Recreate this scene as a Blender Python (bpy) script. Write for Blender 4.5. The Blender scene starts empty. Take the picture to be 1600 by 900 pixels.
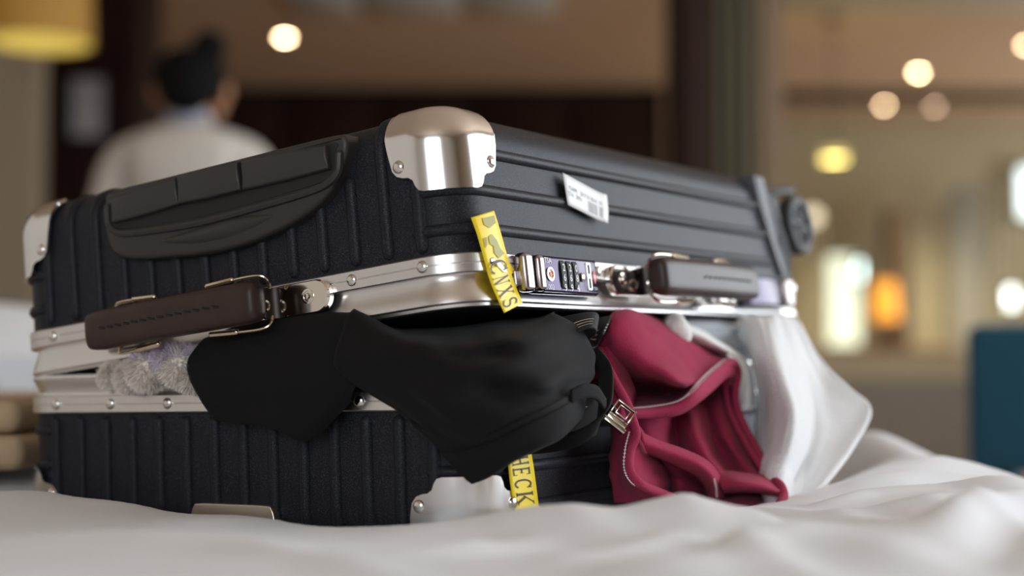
import bpy, bmesh, math, random
from mathutils import Vector, Matrix, noise
random.seed(7)
PI = math.pi
scn = bpy.context.scene
COL = scn.collection

# ------------------------------------------------------------------ camera
F_PX = 2442.98
CAM_Z = 0.707
PITCH = 0.0528
cam_d = bpy.data.cameras.new('camera')
cam_d.sensor_width = 36.0
cam_d.lens = F_PX / 1600 * 36.0
cam_d.clip_start = 0.02
cam_d.clip_end = 200
cam_d.dof.use_dof = True
cam_d.dof.focus_distance = 0.995
cam_d.dof.aperture_fstop = 2.75
cam = bpy.data.objects.new('camera', cam_d)
COL.objects.link(cam)
cam.location = (0, 0, CAM_Z)
cam.rotation_euler = (PI / 2 + PITCH, 0, 0)
scn.camera = cam
CAMO = Vector((0, 0, CAM_Z))
CR = Vector((1, 0, 0))
CU = Vector((0, -math.sin(PITCH), math.cos(PITCH)))
CB = Vector((0, -math.cos(PITCH), -math.sin(PITCH)))

# ------------------------------------------------------------------ world, window light, exposure
world = bpy.data.worlds.new('world'); scn.world = world; world.use_nodes = True
world.node_tree.nodes['Background'].inputs[0].default_value = (0.75, 0.87, 1.0, 1)
world.node_tree.nodes['Background'].inputs[1].default_value = 1.0

def area_light(name, loc, target, sx, sy, power, col):
    l = bpy.data.lights.new(name, 'AREA'); l.shape = 'RECTANGLE'; l.size = sx; l.size_y = sy
    l.energy = power; l.color = col
    o = bpy.data.objects.new(name, l); COL.objects.link(o); o.location = loc
    d = Vector(target) - Vector(loc)
    o.rotation_euler = d.to_track_quat('-Z', 'Y').to_euler()
    return o
# daylight entering by the big window in the right wall, and by the window behind the camera
area_light('window_daylight_side', (3.22, 2.2, 1.5), (0.0, 2.2, 1.5), 4.4, 2.1, 116, (0.88, 0.94, 1.0))
area_light('window_daylight_rear', (-0.6, -2.65, 1.6), (-0.6, 0.0, 1.6), 2.0, 1.6, 27, (0.90, 0.95, 1.0))
area_light('added_fill_far', (6.8, 9.5, 1.5), (0.0, 9.5, 1.5), 4.0, 1.8, 105, (0.97, 0.96, 0.86))  # added fill light, brightens the far curtains and wall

scn.view_settings.view_transform = 'Standard'
scn.view_settings.look = 'None'
scn.view_settings.exposure = 0.56
scn.view_settings.gamma = 1.0
scn.view_settings.use_curve_mapping = False
scn.cycles.use_denoising = True
scn.cycles.max_bounces = 8
scn.cycles.sample_clamp_indirect = 6.0

# ------------------------------------------------------------------ materials
def mat(name, col, rough=0.5, metal=0.0, nscale=0, namt=0.0, bump=0.0, bscale=200, sheen=0.0, emit=None, estr=0.0, coat=0.0, spec=0.5, anis=0.0, bdist=0.001):
    m = bpy.data.materials.new(name); m.use_nodes = True
    nt = m.node_tree; b = nt.nodes['Principled BSDF']
    c = (*col, 1)
    b.inputs['Base Color'].default_value = c
    b.inputs['Roughness'].default_value = rough
    b.inputs['Metallic'].default_value = metal
    b.inputs['Specular IOR Level'].default_value = spec
    b.inputs['Sheen Weight'].default_value = sheen
    b.inputs['Coat Weight'].default_value = coat
    if anis: b.inputs['Anisotropic'].default_value = anis
    if emit is not None:
        b.inputs['Emission Color'].default_value = (*emit, 1); b.inputs['Emission Strength'].default_value = estr
    if nscale or bump:
        tc = nt.nodes.new('ShaderNodeTexCoord')
    if nscale:
        n = nt.nodes.new('ShaderNodeTexNoise'); n.inputs['Scale'].default_value = nscale; n.inputs['Detail'].default_value = 4
        nt.links.new(tc.outputs['Object'], n.inputs['Vector'])
        mx = nt.nodes.new('ShaderNodeMix'); mx.data_type = 'RGBA'
        mx.inputs[6].default_value = tuple(min(1, v * (1 - namt)) for v in col) + (1,)
        mx.inputs[7].default_value = tuple(min(1, v * (1 + namt)) for v in col) + (1,)
        nt.links.new(n.outputs['Fac'], mx.inputs[0]); nt.links.new(mx.outputs[2], b.inputs['Base Color'])
    if bump:
        n2 = nt.nodes.new('ShaderNodeTexNoise'); n2.inputs['Scale'].default_value = bscale; n2.inputs['Detail'].default_value = 3
        nt.links.new(tc.outputs['Object'], n2.inputs['Vector'])
        bp = nt.nodes.new('ShaderNodeBump'); bp.inputs['Strength'].default_value = bump; bp.inputs['Distance'].default_value = bdist
        nt.links.new(n2.outputs['Fac'], bp.inputs['Height']); nt.links.new(bp.outputs['Normal'], b.inputs['Normal'])
    return m

def flake_mat(name):
    m = mat(name, (0.020, 0.021, 0.026), 0.46, 0.15, bump=0.12, bscale=1400, coat=0.0, spec=0.16, bdist=0.0004)
    nt = m.node_tree; b = nt.nodes['Principled BSDF']
    tc = nt.nodes.new('ShaderNodeTexCoord')
    v = nt.nodes.new('ShaderNodeTexNoise'); v.inputs['Scale'].default_value = 1500; v.inputs['Detail'].default_value = 1
    nt.links.new(tc.outputs['Object'], v.inputs['Vector'])
    r = nt.nodes.new('ShaderNodeValToRGB')
    r.color_ramp.elements[0].position = 0.52; r.color_ramp.elements[0].color = (0.014, 0.0145, 0.018, 1)
    r.color_ramp.elements[1].position = 0.72; r.color_ramp.elements[1].color = (0.050, 0.053, 0.066, 1)
    nt.links.new(v.outputs['Fac'], r.inputs[0]); nt.links.new(r.outputs[0], b.inputs['Base Color'])
    return m

M = {}
M['shell'] = flake_mat('shell_anodised')
M['alu'] = mat('brushed_aluminium', (0.80, 0.79, 0.78), 0.30, 1.0, bump=0.05, bscale=700, bdist=0.0003)
M['guard'] = mat('polished_aluminium', (0.84, 0.83, 0.82), 0.16, 1.0)
M['rivet'] = mat('rivet_metal', (0.80, 0.78, 0.75), 0.14, 1.0)
M['chrome'] = mat('nickel', (0.82, 0.77, 0.70), 0.10, 1.0)
M['gunmetal'] = mat('gunmetal', (0.06, 0.05, 0.045), 0.4, 1.0)
M['satin'] = mat('satin_nickel', (0.40, 0.35, 0.34), 0.25, 1.0)
M['wire'] = mat('brass_wire', (0.80, 0.66, 0.50), 0.22, 1.0)
M['leather'] = mat('brown_leather', (0.040, 0.024, 0.020), 0.40, spec=0.3, bump=0.12, bscale=500, nscale=60, namt=0.25)
M['plastic'] = mat('black_plastic', (0.026, 0.024, 0.023), 0.45, bump=0.08, bscale=1500, bdist=0.0003)
M['plastic2'] = mat('grey_plastic', (0.085, 0.085, 0.09), 0.5)
M['rubber'] = mat('rubber', (0.03, 0.03, 0.033), 0.6)
M['lining_shade'] = mat('lining_shade', (0.004, 0.004, 0.005), 0.95)
M['darkchrome'] = mat('dark_lock_face', (0.055, 0.045, 0.07), 0.2, 1.0)
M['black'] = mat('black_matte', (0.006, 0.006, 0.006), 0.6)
M['whitepaint'] = mat('white_print', (0.85, 0.85, 0.85), 0.5)
M['red'] = mat('red_print', (0.6, 0.02, 0.03), 0.4)
M['yellow'] = mat('yellow_tape', (0.92, 0.68, 0.008), 0.4, nscale=60, namt=0.06)
M['ink'] = mat('tape_ink', (0.02, 0.014, 0.01), 0.5)
M['smudge'] = mat('tape_smudge', (0.36, 0.33, 0.07), 0.5)
M['paper'] = mat('sticker_paper', (0.78, 0.78, 0.77), 0.55)
M['greyink'] = mat('faded_ink', (0.16, 0.17, 0.18), 0.6)
M['barink'] = mat('faded_bars', (0.40, 0.42, 0.43), 0.6)
M['blackcloth'] = mat('black_jersey', (0.0055, 0.0052, 0.0056), 0.85, bump=0.25, bscale=1600, sheen=0.02, spec=0.2, nscale=30, namt=0.15)
M['maroon'] = mat('maroon_jersey', (0.31, 0.024, 0.066), 0.9, bump=0.6, bscale=1100, sheen=0.06, spec=0.15, nscale=40, namt=0.16)
M['maroonrib'] = mat('maroon_rib', (0.35, 0.032, 0.080), 0.9, bump=0.7, bscale=1000, sheen=0.06, spec=0.15)
M['stitch'] = mat('white_thread', (0.80, 0.70, 0.72), 0.8)
M['whitecloth'] = mat('white_knit', (0.82, 0.81, 0.78), 0.9, bump=0.6, bscale=900, sheen=0.3)
M['towel'] = mat('white_terry', (0.80, 0.81, 0.82), 0.95, bump=0.8, bscale=500, sheen=0.4, bdist=0.002)
M['greycloth'] = mat('grey_shirt', (0.42, 0.45, 0.48), 0.9, bump=0.3, bscale=900)
M['sheet'] = mat('white_sheet', (0.77, 0.785, 0.81), 0.75, bump=0.10, bscale=1500, sheen=0.1)
M['plush'] = mat('plush_cream', (0.92, 0.86, 0.78), 0.95, nscale=25, namt=0.08)
M['plushlav'] = mat('plush_lavender', (0.82, 0.74, 0.84), 0.95)
M['wallbeige'] = mat('wall_beige', (0.48, 0.38, 0.27), 0.8, nscale=3, namt=0.05)
M['wallcream'] = mat('wall_cream_light', (0.72, 0.67, 0.60), 0.8, nscale=3, namt=0.04)
M['ceilbeige'] = mat('ceiling_beige', (0.60, 0.45, 0.33), 0.85, nscale=2, namt=0.04)
M['floor'] = mat('carpet', (0.22, 0.16, 0.11), 0.95, nscale=40, namt=0.3)
M['wooddark'] = mat('dark_wood', (0.022, 0.007, 0.004), 0.7, spec=0.25, nscale=8, namt=0.4)
M['curtain'] = mat('cream_curtain', (0.72, 0.69, 0.58), 0.9, nscale=10, namt=0.08)
M['taupe'] = mat('taupe_curtain', (0.10, 0.085, 0.05), 0.9)

# ------------------------------------------------------------------ helpers
def link_mesh(name, me, m, parent=None, mtx=None):
    o = bpy.data.objects.new(name, me); COL.objects.link(o)
    if m is not None: me.materials.append(m)
    if parent is not None: o.parent = parent
    if mtx is not None: o.matrix_local = mtx
    return o
def make(name, bm, m, parent=None, mtx=None, angle=40, recalc=True):
    if recalc: bmesh.ops.recalc_face_normals(bm, faces=bm.faces[:])
    me = bpy.data.meshes.new(name); bm.to_mesh(me); bm.free()
    me.polygons.foreach_set('use_smooth', [True] * len(me.polygons))
    me.set_sharp_from_angle(angle=math.radians(angle))
    return link_mesh(name, me, m, parent, mtx)
def tag(o, label, cat=None, group=None, kind=None):
    if label: o['label'] = label
    if cat: o['category'] = cat
    if group: o['group'] = group
    if kind: o['kind'] = kind
    return o
def empty(name, loc=(0, 0, 0), mtx=None):
    o = bpy.data.objects.new(name, None); COL.objects.link(o); o.empty_display_size = 0.05
    if mtx is not None: o.matrix_world = mtx
    else: o.location = loc
    return o
def add_loft(bm, rings, closed=True, cap=True):
    vs = [[bm.verts.new(p) for p in r] for r in rings]
    n = len(rings[0])
    for i in range(len(vs) - 1):
        for j in range(n if closed else n - 1):
            k = (j + 1) % n
            bm.faces.new((vs[i][j], vs[i][k], vs[i + 1][k], vs[i + 1][j]))
    if cap and closed:
        bm.faces.new(vs[0]); bm.faces.new(vs[-1])
    return vs
def add_grid(bm, pts):
    vs = [[bm.verts.new(p) for p in r] for r in pts]
    for i in range(len(vs) - 1):
        for j in range(len(vs[0]) - 1):
            bm.faces.new((vs[i][j], vs[i][j + 1], vs[i + 1][j + 1], vs[i + 1][j]))
    return vs
def add_box(bm, lo, hi, bev=0.0, fn=None, seg=2):
    r = bmesh.ops.create_cube(bm, size=1.0)
    vs = r['verts']
    for v in vs:
        v.co = Vector(tuple(lo[i] + (v.co[i] + 0.5) * (hi[i] - lo[i]) for i in range(3)))
    if bev:
        es = list({e for v in vs for e in v.link_edges})
        rr = bmesh.ops.bevel(bm, geom=es, offset=bev, segments=seg, affect='EDGES', profile=0.5)
        vs = list({v for f in rr['faces'] for v in f.verts} | {v for v in vs if v.is_valid})
    if fn:
        for v in vs: v.co = Vector(fn(v.co))
    return vs
def frames(path):
    out = []
    up = None
    for i, p in enumerate(path):
        a = path[max(i - 1, 0)]; b = path[min(i + 1, len(path) - 1)]
        t = (Vector(b) - Vector(a)).normalized()
        if up is None:
            up = t.orthogonal().normalized()
        up = (up - t * up.dot(t))
        if up.length < 1e-6: up = t.orthogonal()
        up.normalize()
        out.append((Vector(p), t, up, t.cross(up)))
    return out
def add_tube(bm, path, r, seg=8, rounded=True):
    fr = frames([Vector(p) for p in path])
    rings = []
    rf = r if callable(r) else (lambda s: r)
    n = len(fr)
    if rounded:
        p, t, u, w = fr[0]; rr = rf(0)
        for q in (0.15, 0.6, 0.9):
            rings.append([p - t * rr * math.sqrt(1 - q * q) + (u * math.cos(2 * PI * k / seg) + w * math.sin(2 * PI * k / seg)) * rr * q for k in range(seg)])
    for i, (p, t, u, w) in enumerate(fr):
        rr = rf(i / (n - 1))
        rings.append([p + (u * math.cos(2 * PI * k / seg) + w * math.sin(2 * PI * k / seg)) * rr for k in range(seg)])
    if rounded:
        p, t, u, w = fr[-1]; rr = rf(1)
        for q in (0.9, 0.6, 0.15):
            rings.append([p + t * rr * math.sqrt(1 - q * q) + (u * math.cos(2 * PI * k / seg) + w * math.sin(2 * PI * k / seg)) * rr * q for k in range(seg)])
    add_loft(bm, rings)
def add_lathe(bm, prof, origin, axis, seg=24, cap=True):
    axis = Vector(axis).normalized(); u = axis.orthogonal().normalized(); w = axis.cross(u); o = Vector(origin)
    rings = [[o + axis * h + (u * math.cos(2 * PI * k / seg) + w * math.sin(2 * PI * k / seg)) * max(r, 1e-5) for k in range(seg)] for r, h in prof]
    add_loft(bm, rings, True, cap)
def cr(p0, p1, p2, p3, t):
    return 0.5 * ((2 * p1) + (-p0 + p2) * t + (2 * p0 - 5 * p1 + 4 * p2 - p3) * t * t + (-p0 + 3 * p1 - 3 * p2 + p3) * t ** 3)
def crs(pts, n):
    pts = [Vector(p) for p in pts]; m = len(pts) - 1; out = []
    for i in range(n + 1):
        s = i / n * m; k = min(int(s), m - 1); t = s - k
        p0 = pts[k - 1] if k > 0 else 2 * pts[0] - pts[1]
        p3 = pts[k + 2] if k + 2 <= m else 2 * pts[m] - pts[m - 1]
        out.append(cr(p0, pts[k], pts[k + 1], p3, t))
    return out
def csurf(ctrl, nu, nv):
    rows = [crs(r, nu) for r in ctrl]
    cols = [crs([rows[i][j] for i in range(len(rows))], nv) for j in range(nu + 1)]
    return [[cols[j][i] for j in range(nu + 1)] for i in range(nv + 1)]
def wrinkle(pts, amp, freq, seed=0, stretch=(1, 1)):
    """displace a grid of points along its normals by soft fold noise"""
    n, m = len(pts), len(pts[0]); out = []
    for i in range(n):
        row = []
        for j in range(m):
            a = pts[i][min(j + 1, m - 1)] - pts[i][max(j - 1, 0)]
            b = pts[min(i + 1, n - 1)][j] - pts[max(i - 1, 0)][j]
            nn = a.cross(b)
            if nn.length > 1e-12: nn.normalize()
            q = Vector((j / m * freq * stretch[0], i / n * freq * stretch[1], seed * 7.3))
            d = noise.noise(q) + 0.45 * noise.noise(q * 2.3)
            e = min(1, 3 * min(i, n - 1 - i) / n + 0.3)
            row.append(pts[i][j] + nn * d * amp * e)
        out.append(row)
    return out
def cloth(name, grid_pts, m, parent=None, thick=0.0016, angle=180):
    bm = bmesh.new(); add_grid(bm, grid_pts)
    o = make(name, bm, m, parent, None, angle)
    s = o.modifiers.new('thickness', 'SOLIDIFY'); s.thickness = thick; s.offset = 0
    return o
def text_polys(s, size=1.0):
    cu = bpy.data.curves.new('tmp_text', 'FONT'); cu.body = s; cu.size = size; cu.resolution_u = 2
    o = bpy.data.objects.new('tmp_text', cu); COL.objects.link(o)
    dg = bpy.context.evaluated_depsgraph_get()
    me = o.evaluated_get(dg).to_mesh()
    vs = [v.co.copy() for v in me.vertices]; fs = [tuple(p.vertices) for p in me.polygons]
    o.evaluated_get(dg).to_mesh_clear()
    bpy.data.objects.remove(o); bpy.data.curves.remove(cu)
    return vs, fs
def add_text(bm, s, size, fn):
    vs, fs = text_polys(s, size)
    bv = [bm.verts.new(fn(v.x, v.y)) for v in vs]
    for f in fs:
        try: bm.faces.new([bv[i] for i in f])
        except ValueError: pass

# pixel of the photograph -> world
def raydir(u, v):
    return CR * ((u - 800) / F_PX) + CU * (-(v - 450) / F_PX) - CB
def Wp(u, v, depth):
    return CAMO + raydir(u, v) * depth
def Wz(u, v, z):
    d = raydir(u, v); return CAMO + d * ((z - CAM_Z) / d.z)

# ------------------------------------------------------------------ suitcase frame of reference
CW, CL = 0.4034, 0.55            # plan size of the case
RP = 0.034                       # plan corner radius
SH, SS = 0.0834, 0.0125          # shell height, rivet strip height
GL, GU = 0.0145, 0.0205          # lower / upper flare of the frame
HC = SH + SS + GL                # height of the mating plane
HU = SH + SS + GU
HTOP = 0.1255                    # outer height of the lid shell
Rc = ((0.53081614, -0.84721351, -0.02152875), (-0.03331896, -0.04624571, 0.99837427), (-0.84683178, -0.52923586, -0.05277624))
tc_ = (-0.02095279, -0.15626256, -0.92443965)
C2W = Matrix(((CR.x, CU.x, CB.x, CAMO.x), (CR.y, CU.y, CB.y, CAMO.y), (CR.z, CU.z, CB.z, CAMO.z), (0, 0, 0, 1)))
CASE = C2W @ Matrix(((*Rc[0], tc_[0]), (*Rc[1], tc_[1]), (*Rc[2], tc_[2]), (0, 0, 0, 1)))
CASEI = CASE.inverted()
ANG = 0.0997432
LID = Matrix.Translation((0, CW, HC - 0.00317)) @ Matrix.Rotation(-ANG, 4, 'X') @ Matrix.Translation((0, -CW, 0))
LOWM = Matrix(((1, 0, 0, 0), (0, 1, 0, 0), (0, 0, -1, HC), (0, 0, 0, 1)))
def low(p): return Vector((p[0], p[1], HC - p[2]))
def ident(p): return Vector(p)

def sd_plan(a, b):
    qx = abs(a - CL / 2) - (CL / 2 - RP); qy = abs(b - CW / 2) - (CW / 2 - RP)
    return math.hypot(max(qx, 0), max(qy, 0)) + min(max(qx, qy), 0) - RP
def Pw(u, v, d):
    """world point seen at photo pixel (u,v) at distance d outside the outline of the case"""
    o = CASEI @ CAMO; r = (CASEI.to_3x3() @ raydir(u, v)); r.normalize()
    t = 0.2; best = (9, 0)
    for _ in range(200):
        p = o + r * t; s = sd_plan(p.x, p.y) - d
        if s < best[0]: best = (s, t)
        if s < 1e-5 or t > 3: break
        t += max(s * 0.98, 1e-4) if s > 0 else 0
    t = best[1]
    return CASE @ (o + r * t)
def Rlid(u, v, out):
    """point in lid coordinates on the lid wall (offset out) seen at pixel"""
    o = LID.inverted() @ CASEI @ CAMO; r = ((LID.inverted() @ CASEI).to_3x3() @ raydir(u, v)); r.normalize()
    t = 0.2
    for _ in range(300):
        p = o + r * t; s = sd_plan(p.x, p.y) - out
        if s < 1e-5: break
        t += max(s * 0.98, 1e-5)
    return o + r * t
def Rlow(u, v, out):
    o = CASEI @ CAMO; r = (CASEI.to_3x3() @ raydir(u, v)); r.normalize(); t = 0.2
    for _ in range(300):
        p = o + r * t; s = sd_plan(p.x, p.y) - out
        if s < 1e-5: break
        t += max(s * 0.98, 1e-5)
    return o + r * t

# ------------------------------------------------------------------ the room
def structure(name, bm, m, parent=None, angle=30):
    o = make(name, bm, m, parent, None, angle)
    if parent is None: o['kind'] = 'structure'
    return o
def box_struct(name, lo, hi, m, bev=0.0):
    bm = bmesh.new(); add_box(bm, lo, hi, bev); return structure(name, bm, m)
CEIL = 2.75
FARY = 13.0
box_struct('floor', (-5, -2.6, -0.1), (7, FARY + 0.2, 0.0), M['floor'])
box_struct('ceiling', (-5, -2.6, CEIL), (7, FARY + 0.2, CEIL + 0.1), M['ceilbeige'])
box_struct('wall_left', (-5.1, 4.0, 0), (-5, FARY, CEIL), M['wallbeige'])
box_struct('wall_left_near', (-3.3, -2.6, 0), (-3.2, 4.0, CEIL), M['wallcream'])
box_struct('wall_left_return', (-5.0, 4.0, 0), (-3.2, 4.1, CEIL), M['wallcream'])
box_struct('wall_far', (-5, FARY, 0), (7, FARY + 0.1, CEIL), mat('wall_olive', (0.42, 0.37, 0.25), 0.85, nscale=2, namt=0.05))
# near right wall with the big window opening (y 0.1..4.3, z 0.5..2.5)
bm = bmesh.new()
for lo, hi in (((3.0, -2.6, 0), (3.1, 0.1, CEIL)), ((3.0, 4.3, 0), (3.1, 5.0, CEIL)), ((3.0, 0.1, 0), (3.1, 4.3, 0.5)), ((3.0, 0.1, 2.5), (3.1, 4.3, CEIL))):
    add_box(bm, lo, hi)
structure('wall_right', bm, M['wallbeige'])
bm = bmesh.new()
for lo, hi in (((6.9, 5.0, 0), (7.0, 7.5, CEIL)), ((6.9, 11.5, 0), (7.0, FARY, CEIL)), ((6.9, 7.5, 0), (7.0, 11.5, 0.6)), ((6.9, 7.5, 2.4), (7.0, 11.5, CEIL))): add_box(bm, lo, hi)
structure('wall_right_far', bm, M['wallbeige'])
box_struct('wall_right_return', (3.0, 5.0, 0), (7.0, 5.1, CEIL), M['wallbeige'])
bm = bmesh.new()
for lo, hi in (((-5, -2.6, 0), (-1.6, -2.5, CEIL)), ((0.4, -2.6, 0), (3.1, -2.5, CEIL)), ((-1.6, -2.6, 0), (0.4, -2.5, 0.8)), ((-1.6, -2.6, 2.4), (0.4, -2.5, CEIL))):
    add_box(bm, lo, hi)
structure('wall_rear', bm, M['wallcream'])
def window(name, axis, pos, u0, u1, z0, z1, n):
    """frame and mullions of a window standing in a wall"""
    root = None
    def bx(lo, hi):
        b = bmesh.new(); add_box(b, lo, hi, 0.004); return b
    t = 0.05
    P = (lambda u, z, o: (pos + o, u, z)) if axis == 'x' else (lambda u, z, o: (u, pos + o, z))
    def lohi(ua, ub, za, zb):
        p, q = P(ua, za, -0.03), P(ub, zb, 0.03)
        return tuple(min(a, b) for a, b in zip(p, q)), tuple(max(a, b) for a, b in zip(p, q))
    bm = bmesh.new()
    for r in ((u0, u1, z0, z0 + t), (u0, u1, z1 - t, z1), (u0, u0 + t, z0, z1), (u1 - t, u1, z0, z1)):
        add_box(bm, *lohi(*r))
    o = structure(name, bm, M['wooddark'])
    for k in range(1, n):
        x = u0 + (u1 - u0) * k / n
        make('mullion', bx(*lohi(x - 0.02, x + 0.02, z0 + t, z1 - t)), M['wooddark'], o)
    return o
window('window_1', 'x', 3.05, 0.1, 4.3, 0.5, 2.5, 3)
window('added_window', 'x', 6.95, 7.5, 11.5, 0.6, 2.4, 3)  # unseen window added to go with the far fill light
window('window_2', 'y', -2.55, -1.6, 0.4, 0.8, 2.4, 2)

# dark wood wall on the left half of the far end, standing forward of the far wall
YB = 11.2
x0, x1 = Wp(-300, 300, YB).x, Wp(1035, 300, YB).x
root = box_struct('wall_timber', (x0, YB, 0), (x1, YB + 0.1, CEIL - 0.0), M['wooddark'])
n = 9
for k in range(n):
    a = x0 + (x1 - x0) * k / n; b = x0 + (x1 - x0) * (k + 1) / n
    bm = bmesh.new(); add_box(bm, (a + 0.02, YB - 0.03, 0.1), (b - 0.02, YB + 0.01, 2.70), 0.006)
    make('panel', bm, M['wooddark'], root)
# pale door casing at the right end of the timber wall
bm = bmesh.new(); add_box(bm, (Wp(1036, 0, YB).x, YB - 0.06, 0), (Wp(1062, 0, YB).x, YB + 0.12, CEIL), 0.005)
structure('trim_1', bm, M['wallbeige'])
# dark partition with a timber post and a taupe side
YP = 5.2
xa, xb, xc = Wp(1066, 0, YP).x, Wp(1112, 0, YP).x, Wp(1186, 0, YP).x
bm = bmesh.new(); add_box(bm, (xa, YP, 0), (xb, YP + 0.5, CEIL), 0.004); structure('trim_2', bm, M['wooddark'])
tp = empty('floor_curtain', (0.5 * (xb + xc), YP + 0.05, 0))
def curtain_mesh(x0, x1, y, z0, z1, waves, amp=0.03, n=None):
    bm = bmesh.new(); n = n or waves * 8
    pts = []
    for z in (z0, 0.5 * (z0 + z1), z1):
        pts.append([Vector((x0 + (x1 - x0) * i / n, y + amp * math.sin(2 * PI * waves * i / n) + 0.3 * amp * math.sin(2 * PI * waves * 0.37 * i / n), z)) for i in range(n + 1)])
    add_grid(bm, pts); return bm
def curtain(name, x0, x1, y, z0, z1, waves, m, label, group=None, amp=0.03):
    bm = curtain_mesh(x0, x1, y, z0, z1, waves, amp)
    o = make(name, bm, m, None, None, 180)
    s = o.modifiers.new('thickness', 'SOLIDIFY'); s.thickness = 0.006
    return tag(o, label, 'curtain', group)
bpy.data.objects.remove(tp)
curtain('curtain', xb, xc, YP + 0.06, 0.01, CEIL - 0.01, 3, M['taupe'], 'dark taupe curtain hanging beside the black timber post', amp=0.02)
# pale pillar to its right
bm = bmesh.new(); add_box(bm, (Wp(1192, 0, 7.5).x, 7.5, 0), (Wp(1226, 0, 7.5).x, 7.9, CEIL), 0.01); structure('trim_3', bm, M['wallbeige'])
# cornice / beam across the right half
bm = bmesh.new(); add_box(bm, (Wp(1222, 0, 11.3).x, 11.3, CEIL - 0.09), (6.9, 11.4, CEIL), 0.004); structure('trim_4', bm, mat('cornice_brown', (0.10, 0.06, 0.035), 0.7))
# left: pale wall end, and dark timber wardrobe wall
YL = 7.2
bm = bmesh.new(); add_box(bm, (-5, YL - 0.1, 0), (Wp(58, 0, YL).x, YL + 0.1, 2.3), 0.004); structure('wall_end', bm, mat('wall_cream', (0.40, 0.32, 0.23), 0.8, nscale=2, namt=0.05))
YD = 7.6
root = box_struct('wall_wardrobe', (Wp(-200, 0, YD).x, YD, 0), (Wp(212, 0, YD).x, YD + 0.5, CEIL), M['wooddark'])
xs = [Wp(p, 0, YD).x for p in (58, 100, 172, 212)]
for a, b in zip(xs[:-1], xs[1:]):
    bm = bmesh.new(); add_box(bm, (a + 0.01, YD - 0.025, 0.1), (b - 0.01, YD + 0.01, 2.62), 0.005); make('panel', bm, M['wooddark'], root)
# notice in a frame on the wardrobe wall
fr = empty('wall_frame', Wp(137, 168, YD - 0.05)); tag(fr, 'pale grey framed notice on the dark wood wall at left', 'picture')
w, h = 0.088, 0.15
bm = bmesh.new()
for lo, hi in (((-w, -0.01, -h), (-w + 0.008, 0.02, h)), ((w - 0.008, -0.01, -h), (w, 0.02, h)), ((-w, -0.01, h - 0.008), (w, 0.02, h)), ((-w, -0.01, -h), (w, 0.02, -h + 0.008))): add_box(bm, lo, hi)
make('frame', bm, M['wooddark'], fr)
bm = bmesh.new(); add_box(bm, (-w + 0.008, 0, -h + 0.008), (w - 0.008, 0.012, h - 0.008)); make('sheet', bm, mat('notice_grey', (0.42, 0.40, 0.41), 0.6), fr)
# ceiling vent, three grey panels
YV0, YV1 = 8.2, 8.86
vr = empty('ceiling_vent', (Wp(665, 0, 8.5).x, 8.5, CEIL)); tag(vr, 'long grey ceiling vent of three panels at the top edge', 'vent')
edges = [460, 563, 568, 722, 727, 868]
for k in range(3):
    a, b = Wp(edges[2 * k], 15, YV1).x - vr.location.x, Wp(edges[2 * k + 1], 15, YV1).x - vr.location.x
    bm = bmesh.new(); add_box(bm, (a, YV0 - 8.5, -0.02), (b, YV1 - 8.5, 0.005), 0.004)
    make('vent_panel', bm, mat('vent_grey', (0.62, 0.62, 0.62), 0.5), vr)

# downlights
def downlight(u, v, col, strength, label, power=0, rad=0.05):
    d = raydir(u, v); t = (CEIL - 0.012 - CAM_Z) / d.z; p = CAMO + d * t
    r = empty('downlight', p); tag(r, label, 'ceiling light', 'recessed ceiling downlights')
    bm = bmesh.new(); add_lathe(bm, [(rad * 1.0, 0.012), (rad * 1.0, -0.004), (rad * 1.12, -0.006), (rad * 1.3, 0.0), (rad * 1.3, 0.012)], (0, 0, 0), (0, 0, 1)); make('rim', bm, M['alu'], r)
    bm = bmesh.new(); add_lathe(bm, [(rad, 0.011), (rad, 0.0), (rad * 0.6, -0.006), (0.001, -0.008)], (0, 0, 0), (0, 0, 1))
    make('lens', bm, mat('lamp_lens', (0.9, 0.8, 0.6), 0.4, emit=col, estr=strength), r)
    if power:
        l = bpy.data.lights.new('downlight_lamp', 'SPOT'); l.energy = power; l.color = col; l.spot_size = 2.4; l.spot_blend = 0.6; l.shadow_soft_size = rad
        o = bpy.data.objects.new('downlight_lamp', l); COL.objects.link(o); o.parent = r; o.location = (0, 0, -0.03)
    return r
WARM = (1.0, 0.70, 0.40)
downlight(445, 58, WARM, 70, 'round warm downlight in the ceiling above the person', 80, 0.03)
downlight(1435, 113, (1.0, 0.80, 0.45), 85, 'brightest recessed downlight at upper right', 100, 0.026)
downlight(1381, 164, (1.0, 0.70, 0.40), 55, 'peach recessed downlight below and left of the brightest one', 0, 0.026)
downlight(1460, 166, (1.0, 0.66, 0.45), 18, 'faint recessed downlight right of the peach one', 0, 0.026)
downlight(1603, 70, (1.0, 0.70, 0.40), 45, 'recessed downlight cut by the right edge', 100, 0.026)

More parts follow.
